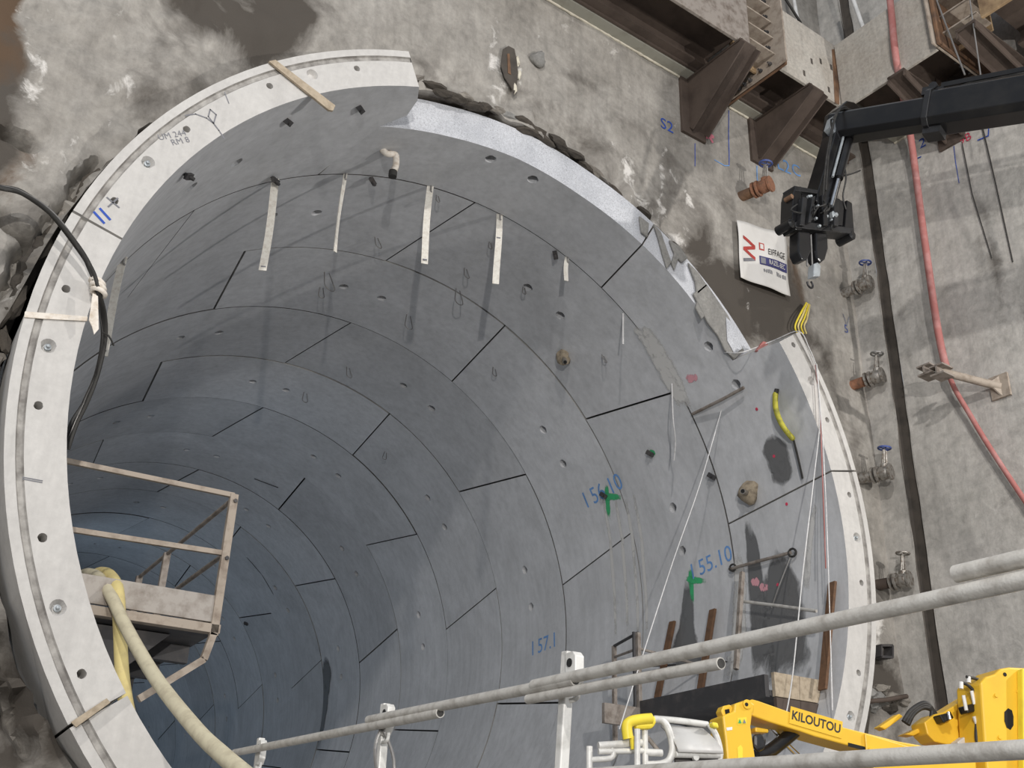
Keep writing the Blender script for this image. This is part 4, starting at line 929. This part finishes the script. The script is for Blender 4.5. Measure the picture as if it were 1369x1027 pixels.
for i in range(4): M().tube(smooth_path([onD(1078+i*1.5, 405+i, .10), onD(1070+i*3, 420+2*i, .16), onD(1063+i*4, 436, .14), onD(1066+i*4, 446, .10)]), .014, 6).build('loop', 'yellow_bright' if i % 2 == 0 else 'hose_yellow', yc, smooth=60)
# ================================================================== TUNNEL MOUTH, RIGHT
rp = empty('work_platform', onX(1022, 945, 3.3), 'dark steel work platform along the right tunnel wall behind the boom lift', 'platform')
e0, e1 = onX(862, 945, 3.3), onX(1024, 920, 3.3); zb_ = (e0.z+e1.z)/2
M().box(3.24, 3.30, e1.y-.05, e0.y+.05, zb_-.14, zb_+.10).build('edge_beam', 'dark_steel', rp, bevel=.004)
M().box(3.30, 4.0, e1.y-.05, e0.y+.05, zb_-.12, zb_-.06).build('deck', 'dark_steel', rp)
M().box(3.34, 4.05, e1.y-.10, e1.y-.05, zb_-.13, zb_+.13).build('kick_board', 'wood_pale', rp, bevel=.004)
M().box(3.34, 4.02, e1.y-.11, e1.y-.06, zb_-.30, zb_-.14).build('end_beam', 'rust_brown', rp, bevel=.004)
M().box(2.7, 3.28, e0.y+.02, e0.y+.08, zb_-.22, zb_+.02).build('kick_board', 'weathered_steel', rp, bevel=.004)
def rpost(a, b, w_, nm='post', mat='weathered_steel'): M().bar(a, b, w_, w_, (0, 1, 0)).build(nm, mat, rp)
YP = e0.y+.05
tA, tB = onY(853, 846, YP), onY(821, 864, YP+.9)
rpost(Vector((tA.x, YP, zb_-.1)), tA, .05); rpost(Vector((tA.x-.07, YP, zb_-.1)), tA-Vector((.07, 0, 0)), .03, mat='dark_steel')
rpost(Vector((tB.x, YP+.9, zb_-.3)), tB, .05); M().tube([tA, tB], .02).build('rail', 'dark_steel', rp)
M().tube([Vector((tA.x, YP, tA.z-.2)), Vector((tA.x+1.1, YP-.2, tA.z-.35))], .018).build('rail', 'weathered_steel', rp); M().tube([tB-EZ*.15, tA-EZ*.2], .018).build('rail', 'weathered_steel', rp)
M().tube([tB-EZ*.9, Vector((tA.x+.75, YP-.2, zb_+.30))], .016).build('rail', 'weathered_steel', rp)
rpost(onC(1020, 772, .35), onC(1021, 918, .45), .05)
M().tube([onC(1022, 814, .35), onC(1070, 822, .35), onC(1117, 829, .3)], .02).build('rail', 'galvanised', rp, smooth=60)
for (a, b, lab) in (((903, 832), (888, 938), 'leftmost brown plank leaning on the right tunnel wall'), ((957, 816), (944, 940), 'brown plank leaning on the right tunnel wall, behind the end of the lower rail tube'), ((1117, 780), (1110, 930), 'tall brown plank leaning inside the right ring face')):
    th, y = cyl(*a); th2, y2 = cyl(*b); p, q = CY(th, y, RI-.05), CY(th2, y2, RI-.12); t = (q-p).normalized(); nn = Vector((-p.x, 0, -p.z)).normalized(); sd = t.cross(nn).normalized()
    T('timber_plank', M().obox((p+q)/2, (q-p)/2, sd*.055, nn*.02), 'wood_brown', lab, 'plank', 'brown planks leaning on the lining', bevel=.004)

# ================================================================== GUARDRAIL
XR = -2.8
gr = empty('scaffold_guardrail', (XR, -4.6, PLAT), 'galvanised scaffold guardrail running along the edge in front of the tunnel', 'guardrail')
for i, (y, zt_) in enumerate([(-.97, -2.93), (-2.91, -2.95), (-4.66, -2.96), (-7.9, -2.98)]):
    lean = .035 if i == 2 else 0
    po = M().bar(Vector((XR+.03, y+lean*3, PLAT)), Vector((XR+.03, y, zt_)), .045, .045, (0, 1, 0)).build('post', 'galv_post', gr, bevel=.006)
    zr = -3.05-.012*i
    M().prism([Vector((XR+.0, y-.02, zr+.10)), Vector((XR+.0, y-.075, zr+.10)), Vector((XR+.0, y-.095, zr+.08)), Vector((XR+.0, y-.095, zr-.02)), Vector((XR+.0, y-.065, zr-.06)), Vector((XR+.0, y-.02, zr-.06))], (.045, 0, 0)).build('rail_bracket', 'galv_post', po, bevel=.004)
    M().lathe(Vector((XR-.004, y-.055, zr+.055)), (1, 0, 0), [(.018, 0), (.018, .006)], 12).build('bracket_hole', 'dark_void', po)
    M().tube(smooth_path([Vector((XR+.02, y-.085, zr-.05)), Vector((XR+.01, y-.095, zr-.09)), Vector((XR+.0, y-.06, zr-.10))]), .010, 6).build('clip', 'galv_post', po, smooth=60)
def rail(y0, y1, z0, z1, x=XR-.03, r=.0245, nm='rail'):
    a, b = Vector((x, y0, z0)), Vector((x, y1, z1)); o = M().tube([a, b], r, 16).build(nm, 'galvanised', gr, smooth=50)
    for p, q in ((a, b), (b, a)): d = (p-q).normalized(); M().lathe(p+d*.001, d, [(r*.78, 0), (r*.76, .002)], 14).build('tube_mouth', 'wire_dark', o)
rail(-.62, -3.66, -3.00, -3.095); rail(-2.84, -4.80, -3.035, -3.105, XR-.03+.0)
rail(-4.50, -9.5, -3.085, -3.22, XR-.035); rail(-4.45, -5.66, -3.135, -3.175, XR-.03, .021); rail(-6.62, -9.5, -3.085, -3.17, XR-.03)
rail(-4.60, -9.5, -3.46, -3.68, XR-.03, nm='mid_rail')
M().tube(smooth_path([Vector((XR, -2.95, -3.08)), Vector((XR-.05, -2.99, -3.2)), Vector((XR+.02, -2.93, -3.42)), Vector((XR+.03, -2.9, -3.6))]), .009, 6).build('tie_wire', 'wire_steel', gr)
M().tube(smooth_path([Vector((XR, -2.97, -3.1)), Vector((XR+.05, -3.02, -3.25)), Vector((XR+.05, -3.05, -3.5))]), .009, 6).build('tie_wire', 'wire_steel', gr)

# ================================================================== BOOM LIFT
b0, b1 = dep(985, 945, 6.7), dep(1338, 900, 7.3); bd = Vector((b1.x-b0.x, b1.y-b0.y, 0)).normalized(); bn = Vector((bd.y, -bd.x, 0))
if bn.dot(CAM-b0) < 0: bn = -bn
BP = Plane(b0, bn)
lift = empty('boom_lift', BP.at(1350, 1027)*1.0-Vector((0, 0, BP.at(1350, 1027).z-PLAT)), 'yellow articulated boom lift with folded arm and black lettering, lower right', 'boom lift')
def bprism(name, px, o0, o1, mat='yellow_paint', bev=.008, par=None): return M().prism([BP.at(x, y, o1) for x, y in px], bn*(o0-o1)).build(name, mat, par or lift, bevel=bev)
def btube(name, px, r, mat, off=0.0, par=None, n=8): return M().tube(smooth_path([BP.at(x, y, off) for x, y in px], 5), r, n).build(name, mat, par or lift, smooth=50)
bm_ = bprism('main_boom', [(1000, 937), (1006, 935), (1014, 937), (1062, 954), (1130, 973), (1200, 991), (1305, 1010), (1306, 1030), (1168, 1030), (1168, 1014), (1158, 1011), (1158, 1003), (1134, 997), (1090, 985), (1070, 978), (1030, 966), (1005, 957)], -.14, .06)
bprism('boom_side_plate', [(1156, 980), (1222, 1000), (1226, 1004), (1222, 1009), (1170, 1016), (1159, 1012)], .06, .075, par=bm_)
M().lathe(BP.at(1163, 1008, .06), bn, [(.035, 0), (.035, .035), (.012, .036)], 14).build('pivot_pin', 'yellow_paint', bm_, smooth=40)
kn = bprism('knuckle', [(966, 957), (981, 951), (982, 941), (1000, 935), (1010, 942), (1006, 956), (1004, 972), (1010, 1012), (1013, 1060), (976, 1060), (970, 990)], -.11, .09, bev=.012)
bprism('lug', [(964, 951), (967, 944), (976, 942), (980, 946), (980, 956), (968, 960)], -.02, .06, bev=.006, par=kn)
bprism('lug_hole', [(969, 949), (975, 948), (976, 954), (970, 955)], .060, .062, 'dark_void', 0, kn)
bprism('recess', [(986, 1000), (990, 996), (993, 1000), (993, 1018), (987, 1018)], .090, .093, 'yellow_bright', .003, kn)
bprism('sticker', [(986, 960), (998, 959), (998, 968), (986, 969)], .090, .092, 'yellow_bright', 0, kn); bprism('sticker', [(971, 973), (979, 972), (979, 976), (972, 977)], .090, .092, 'white_paint', 0, kn)
for x in (989, 995): M().prism([BP.at(x-2, 967, .094), BP.at(x+2.2, 967, .094), BP.at(x, 961.5, .094)], bn*.002).build('warning_triangle', 'spray_green' if x < 990 else 'ink_grey', kn)
M().lathe(BP.at(998, 942, .088), bn, [(.028, 0), (.028, .012), (.016, .013)], 14).build('pin', 'yellow_paint', kn, smooth=40); M().lathe(BP.at(998, 942, .10), bn, [(.012, 0), (.011, .004)], 10).build('pin_hole', 'dark_void', kn)
btube('ram_barrel', [(1012, 1010), (1030, 1004), (1066, 975)], .042, 'crane_black', -.05); btube('ram_rod', [(1024, 965), (1048, 992), (1075, 1018)], .018, 'chrome', -.10)
bprism('mirror', [(1008, 982), (1022, 980), (1026, 990), (1024, 1002), (1014, 1006), (1008, 998)], .06, .10, 'crane_grey', .02)
bprism('lug', [(1010, 972), (1028, 975), (1028, 980), (1010, 979)], -.08, .02)
bprism('lug', [(1025, 1012), (1060, 1012), (1068, 1030), (1020, 1030)], -.10, .02)
bprism('shadow_slot', [(1134, 993), (1158, 999), (1158, 1004), (1150, 1002), (1134, 998)], .061, .063, 'dark_void', 0, bm_)
bprism('lower_arm', [(1236, 966), (1250, 955), (1262, 952), (1312, 921), (1324, 926), (1300, 970), (1290, 990), (1268, 996), (1250, 992), (1240, 982)], -.34, -.18)
bprism('lower_arm_bar', [(1176, 972), (1203, 954), (1208, 958), (1184, 976)], -.34, -.26); bprism('lower_arm_bar', [(1210, 982), (1232, 972), (1234, 978), (1222, 984)], -.36, -.26)
bprism('grey_link', [(1280, 992), (1306, 974), (1308, 992), (1296, 1004), (1284, 1002)], -.18, -.10, 'basket_grey')
mast = bprism('mast', [(1311, 913), (1318, 905), (1330, 901), (1338, 894), (1350, 892), (1390, 894), (1420, 900), (1420, 1060), (1322, 1060), (1316, 985)], -.16, .10, bev=.014)
bprism('slot_hole', [(1343, 952), (1348, 947), (1353, 950), (1355, 958), (1355, 970), (1351, 976), (1346, 973), (1343, 964)], .101, .103, 'dark_void', 0, mast)
M().lathe(BP.at(1343, 902, .098), bn, [(.014, 0), (.013, .006)], 10).build('pin_hole', 'dark_void', mast)
for q in ((1331, 930), (1336, 986), (1360, 925)): M().lathe(BP.at(*q, .098), bn, [(.015, 0), (.012, .010)], 10).build('bolt_head', 'yellow_paint', mast, smooth=40)
bprism('mast_side', [(1367, 894), (1420, 890), (1420, 1060), (1369, 1060)], .10, .16, 'yellow_bright', .01, mast)
for i in range(3): btube('hydraulic_hose', [(1208+i*3, 965+i*2), (1218+i*2, 950+i*2), (1236, 940+i*3), (1246+i*2, 950+i*2), (1243, 968)], .016, 'rubber', -.22)
btube('hydraulic_hose', [(1318, 925), (1309, 910), (1297, 906), (1292, 905)], .011, 'rubber', .02); btube('hydraulic_hose', [(1309, 940), (1300, 922), (1290, 914), (1285, 915)], .011, 'rubber', .02)
for a, b in (((1285, 912), (1285, 921)), ((1295, 905), (1295, 913))): btube('hose_fitting', [a, b], .014, 'white_paint', .02)
btube('hose_fitting', [(1288, 930), (1292, 950)], .012, 'white_paint', .02); btube('hose_fitting', [(1299, 924), (1303, 942)], .012, 'white_paint', .02); btube('hose_fitting', [(1302, 958), (1307, 972)], .012, 'basket_grey', .02)
for i in range(3): btube('hydraulic_hose', [(1311-2*i, 945), (1310-2*i, 965), (1308-i, 990), (1314, 1002), (1322+i, 1003)], .013, 'rubber', .02)
bprism('valve_block', [(1290, 944), (1316, 936), (1318, 948), (1294, 954)], -.06, .02, 'crane_black'); bprism('valve_block', [(1256, 956), (1272, 952), (1276, 960), (1262, 967)], -.18, -.10, 'crane_black')
btube('valve_cap', [(1268, 952), (1270, 962)], .014, 'chrome', -.09)
vs, fs = text2d('KILOUTOU', 1.0, .022)
c0 = BP.at(1091, 966, .0635); c1 = BP.at(1120, 974.6, .0635); ux = (c1-c0).normalized(); uy = bn.cross(ux).normalized(); uy = uy if uy.z > 0 else -uy
wdt = max(v[0] for v in vs)-min(v[0] for v in vs); L_ = (BP.at(1122, 975)-BP.at(1058, 957)).length; k = L_/wdt
pl = M().prism([c0+ux*a*L_*.54+uy*b*.052 for a, b in ((-1, -1), (1, -1), (1, 1), (-1, 1))], bn*.002).build('name_panel', 'yellow_paint', bm_)
lt = M(); lt.add([c0+ux*x*k+uy*y*k*1.15+bn*.0035 for x, y in vs], fs); lt.build('lettering', 'ink_black', bm_)
# chassis of the lift on the slab
m0 = BP.at(1365, 1027, -.1); M().obox(Vector((m0.x, m0.y, PLAT+.42)), bd*.7, bn*.55, EZ*.22).build('chassis', 'yellow_paint', lift, bevel=.03)
for a in (-.5, .5):
    for b in (-.55, .55): M().lathe(Vector((m0.x, m0.y, PLAT+.25))+bd*a+bn*b-bn*.09, bn, [(.18, 0), (.25, .03), (.25, .15), (.18, .18)], 20).build('wheel', 'rubber', lift, smooth=40)
M().bar(Vector((m0.x, m0.y, PLAT+.6)), Vector((m0.x, m0.y, -3.1)), .3, .3, bd).build('turret', 'yellow_paint', lift, bevel=.02)
# basket
k0 = dep(850, 985, 6.0); KP = Plane(k0, bn)
bk = empty('lift_basket', KP.at(905, 1060), 'grey tubular work basket with pale panel and yellow padded handle, left of the yellow boom', 'basket')
def kt(name, px, r=.020, mat='galv_post', off=0.0, sm=True): P = [KP.at(x, y, off) for x, y in px]; return M().tube(smooth_path(P, 4) if sm else P, r, 10).build(name, mat, bk, smooth=50)
kt('rail_tube', [(874, 962), (884, 963), (892, 972), (898, 990), (899, 1004), (894, 1017), (882, 1022), (863, 1023)], .021); kt('rail_tube', [(800, 997), (858, 993)], sm=False); kt('rail_tube', [(800, 1005), (860, 1004)], .016, sm=False)
kt('rail_tube', [(862, 970), (863, 1050)], .017, sm=False); kt('rail_tube', [(852, 975), (852, 1050)], .017, 'galv_post', .10, False); kt('rail_tube', [(790, 1016), (816, 1014), (820, 1006), (816, 1002)], .016)
kt('rail_tube', [(788, 998), (788, 1050)], .018, sm=False); kt('rail_tube', [(862, 1006), (885, 1007)], .020, sm=False)
kt('rail_tube', [(876, 961), (910, 964), (946, 969)], .018, 'galv_post', -.10); kt('rail_tube', [(948, 968), (958, 985), (963, 1008), (958, 1024)], .018, 'galv_post', -.05)
kt('rail_tube', [(903, 1009), (962, 1010)], .018, 'galv_post', .02, False); kt('strut', [(865, 985), (880, 1004)], .012, 'weathered_steel', -.1, False)
mm = M(); n = 8; pl_ = []
for i in range(n+1):
    t = i/n; bow = .06*math.sin(t*math.pi*.5)
    pl_ += [KP.at(893+9*t, 966+41*t, .0)+bn*(-.10+.16*math.sin(t*math.pi/2)), KP.at(949+12*t, 970+39*t, .0)+bn*(-.10+.16*math.sin(t*math.pi/2))]
mm.add(pl_, [[2*i, 2*i+1, 2*i+3, 2*i+2] for i in range(n)]); o = mm.build('panel', 'basket_grey', bk, smooth=60); sm = o.modifiers.new('t', 'SOLIDIFY'); sm.thickness = .012
M().prism([KP.at(x, y, -.02) for x, y in [(903, 1012), (960, 1013), (957, 1050), (905, 1050)]], -bn*.02).build('mesh_panel', 'dark_steel', bk)
M().prism([KP.at(x, y, -.05) for x, y in [(946, 967), (954, 968), (956, 976), (948, 974)]], bn*.06).build('end_cap', 'yellow_bright', bk, bevel=.01)
M().lathe(KP.at(929, 1013, .02), bn, [(.02, 0), (.018, .02)], 8).build('latch', 'galv_post', bk)
kt('padded_handle', [(840, 988), (838, 972), (843, 965), (858, 962), (871, 961)], .030, 'yellow_bright', .04); kt('padded_handle', [(847, 985), (849, 1002)], .024, 'yellow_bright', .05, False)
M().prism([KP.at(x, y, .0) for x, y in [(845, 963), (872, 958), (874, 968), (868, 976), (846, 977)]], bn*.05).build('control_box', 'yellow_bright', bk, bevel=.015)
M().box(min(k0.x, KP.at(905, 1060).x)-.2, KP.at(960, 1060).x, KP.at(960, 1060).y-.1, k0.y+.5, PLAT, PLAT+.05).build('basket_floor', 'dark_steel', bk)
for q in ((788, 1050), (863, 1050), (905, 1050), (957, 1050)):
    p = KP.at(*q); M().tube([p, Vector((p.x, p.y, PLAT))], .018).build('rail_tube', 'galv_post', bk, smooth=50)

# ================================================================== BROKEN CONCRETE AROUND THE CUT
def shard(c, th, r, seed, mat, sq):
    mm = M().rock((0, 0, 0), r, seed, sq); t = math.radians(th); tx, rz = Vector((-math.sin(t), 0, math.cos(t))), Vector((math.cos(t), 0, math.sin(t)))
    mm.v = [Vector(c)+tx*v.x+Vector((0, 1, 0))*v.y+rz*v.z for v in mm.v]; mm.build('broken_concrete', mat, WALL)
for i in range(34):
    th = 108-i*2.0+random.uniform(-.8, .8); t = math.radians(th); r = 4.84+random.uniform(-.02, .07)
    shard(W(r*math.cos(t), random.uniform(-.10, .0), r*math.sin(t)), th+random.uniform(-12, 12), random.uniform(.05, .10), i, random.choice(['rubble', 'soil', 'soil', 'mortar_grey']), (random.uniform(1.4, 2.6), .8, .55))
for i in range(16):
    th = 150+i*2.2; t = math.radians(th); r = 4.86+random.uniform(-.01, .08)
    shard(W(r*math.cos(t), -.12, r*math.sin(t)), th+random.uniform(-20, 20), random.uniform(.05, .10), i+40, random.choice(['rubble', 'soil']), (random.uniform(1.3, 2.2), .7, .7))
for i, (x, y, r) in enumerate([(1164, 928, .10), (1172, 935, .13), (1184, 938, .12), (1196, 934, .12), (1208, 938, .09), (1178, 922, .10), (1190, 945, .11), (1168, 945, .1)]):
    M().rock(onD(x, y, .03), r, i+80, (1.2, .8, .7)).build('broken_concrete', random.choice(['soil', 'rubble', 'mortar_grey']), WALL)
T('waste_pipe', M().tube([onD(1160, 938, .16), onD(1185, 936, .2), onD(1212, 931, .18)], .03, 8), 'rust_brown', 'short rusty pipe end lying in debris behind the boom lift arm', 'pipe', smooth=50)
# mortar smeared over the sawn face
SM = [[(853, 290), (866, 300), (864, 318), (856, 312)], [(872, 300), (882, 312), (896, 352), (890, 360), (884, 340), (878, 318)], [(893, 322), (906, 330), (918, 346), (910, 352), (905, 347), (900, 362), (896, 352), (900, 340)],
      [(918, 352), (932, 366), (944, 384), (930, 396), (928, 378)], [(925, 394), (942, 380), (972, 424), (985, 455), (993, 470), (980, 482), (968, 470), (958, 450), (944, 432), (934, 412)], [(930, 404), (940, 424), (936, 428), (928, 412)]]
for i, P in enumerate(SM):
    Yp = CUT-.012
    M().prism([onY(*q, Yp) for q in P], (0, -.035, 0)).build('mortar_smear', 'mortar_grey', WALL, bevel=.012)
T_ = M().prism([onY(*q, CUT-.05) for q in [(970, 424), (976, 430), (992, 466), (982, 474), (972, 456)]], (0, -.01, 0)); T_.build('mortar_patch', 'sawn_concrete', WALL, bevel=.003)
# chipped hollow high on the wall and a lump next to it
hol = [onD(*q, .035) for q in [(672, 66), (679, 62), (687, 66), (690, 80), (692, 98), (690, 115), (687, 126), (682, 116), (674, 104), (669, 88)]]
M().prism(hol, EN*.012).build('chipped_patch', 'joint_dark', WALL); M().prism([onD(*q, .05) for q in [(678, 72), (681, 72), (683, 100), (679, 98)]], EN*.005).build('rust_streak', 'rust_orange', WALL)
M().rock(onD(719, 80, .04), .11, 5, (1, .7, 1)).build('concrete_lump', 'mortar_grey', WALL, smooth=60)
for i, q in enumerate([(692, 82), (694, 100), (688, 118)]): M().rock(onD(*q, .03), .05, i+60, (.6, .6, 1.6)).build('concrete_lump', 'foam_white', WALL, smooth=60)
for i, q in enumerate([(684, 580)]): pass

# ================================================================== FILMS AND SPRAY MARKS ON THE LINING
def film(px, mat, name, out=.004, n=10):
    """soft-edged patch on the lining; px = spine [(x, y, half width in px)]"""
    mm = M(); at = []; k = 11; n = len(px)
    for i, (x, y, hw) in enumerate(px):
        e = min(1, i/(n*.2), (n-1-i)/(n*.2)); a, b = px[max(0, i-1)], px[min(n-1, i+1)]; l = math.hypot(b[0]-a[0], b[1]-a[1]) or 1; nx, ny = -(b[1]-a[1])/l, (b[0]-a[0])/l
        for j in range(k):
            u = -1+2*j/(k-1); th, yy = cyl(x+u*hw*nx, y+u*hw*ny); mm.v.append(CY(th, yy, RI-out)); at.append(.55*min(1, (1-u*u)*1.6)*min(1, e))
    for i in range(len(px)-1):
        for j in range(k-1): a = i*k+j; mm.f.append([a, a+1, a+k+1, a+k]); mm.mi.append(0)
    th, yy = cyl(px[len(px)//2][0], px[len(px)//2][1]); mm.build(name, mat, ring_of(yy), attr=at)
def sp(pts, n=6):
    out = []
    for (a, b) in zip(pts, pts[1:]): out += [tuple(a[k]+(b[k]-a[k])*i/n for k in range(3)) for i in range(n)]
    return out+[pts[-1]]
film(sp([(1030, 580, 6), (1036, 600, 20), (1046, 632, 16), (1040, 650, 10)]), 'wet_film', 'wet_stain')
film(sp([(998, 690, 5), (1006, 730, 9), (1012, 790, 12), (1018, 850, 16), (1022, 925, 20)]), 'wet_film', 'wet_stain')
film(sp([(1040, 730, 5), (1045, 780, 28), (1050, 850, 34), (1055, 915, 34)]), 'wet_film', 'wet_stain')
film(sp([(918, 772, 3), (920, 800, 8), (918, 840, 12), (916, 880, 26), (912, 905, 34)]), 'wet_film', 'wet_stain')
film(sp([(436, 878, 4), (437, 900, 7), (432, 950, 6), (422, 1010, 6)]), 'wet_film', 'wet_stain')
film(sp([(845, 425, 10), (872, 460, 14), (900, 510, 14), (925, 560, 8)]), 'lime_film', 'lime_deposit'); film(sp([(985, 720, 4), (990, 780, 10), (988, 850, 12), (975, 920, 14)]), 'lime_film', 'lime_deposit')
for x in (822, 838, 852, 864): film(sp([(x-20, 640, 2), (x-6, 720, 2.5), (x, 800, 2.5), (x+2, 870, 2)]), 'lime_film', 'lime_run')
film(sp([(1092, 660, 3), (1080, 740, 6), (1078, 800, 6)]), 'lime_film', 'lime_run')
for (x, y) in ((812, 664), (924, 776)):
    film(sp([(x-1, y-18, 2), (x, y, 4), (x+3, y+34, 2)]), 'spray_film_green', 'spray_mark', .006); film(sp([(x-8, y-3, 3), (x+2, y, 6), (x+22, y+1, 3)]), 'spray_film_green', 'spray_mark', .007)
film(sp([(868, 602, 3), (872, 606, 5), (876, 610, 3)]), 'spray_film_green', 'spray_mark', .006)
for q in ((1012, 547), (1035, 610), (1052, 674), (1040, 782)): 
    th, yy = cyl(*q); c = CY(th, yy, RI-.006); nn = Vector((-c.x, 0, -c.z)).normalized(); M().lathe(c, nn, [(.022, 0), (.02, .002)], 10).build('paint_dot', 'spray_red', ring_of(yy))
for (x, y, a, m) in ((1022, 785, 9, 'spray_film_pink'), (925, 505, 12, 'spray_film_pink'), (1010, 778, 8, 'spray_film_pink')): film(sp([(x-2, y-8, a*.5), (x, y, a), (x+1, y+9, a*.5)], 3), m, 'spray_mark', .006)
def lin_text(t, px, py, size, mat, rot=0.0):
    th0, y0 = cyl(px, py); vs, fs = text2d(t, size); c, s = math.cos(rot), math.sin(rot)
    # on the right-hand wall: right in the photo = towards the mouth (-y), up = increasing theta
    M().add([CY(th0+math.degrees((x*s+y*c)/RI), y0-(x*c-y*s), RI-.007) for x, y in vs], fs).build('lettering', mat, ring_of(y0))
lin_text('I 55.10', 951, 753, .31, 'spray_light_blue', .10); lin_text('I 56.10', 806, 657, .36, 'spray_light_blue', .05); lin_text('I 57.1', 728, 862, .34, 'spray_light_blue', .05)
# outlines of old formwork patches and scrape lines
for P in ([(340, 640), (372, 652)], [(330, 745), (350, 768), (366, 795)]):
    M().tube([onC(x, y, .003) for x, y in P], .008, 4).build('scrape_line', 'wire_dark', ring_of(cyl(*P[0])[1]))
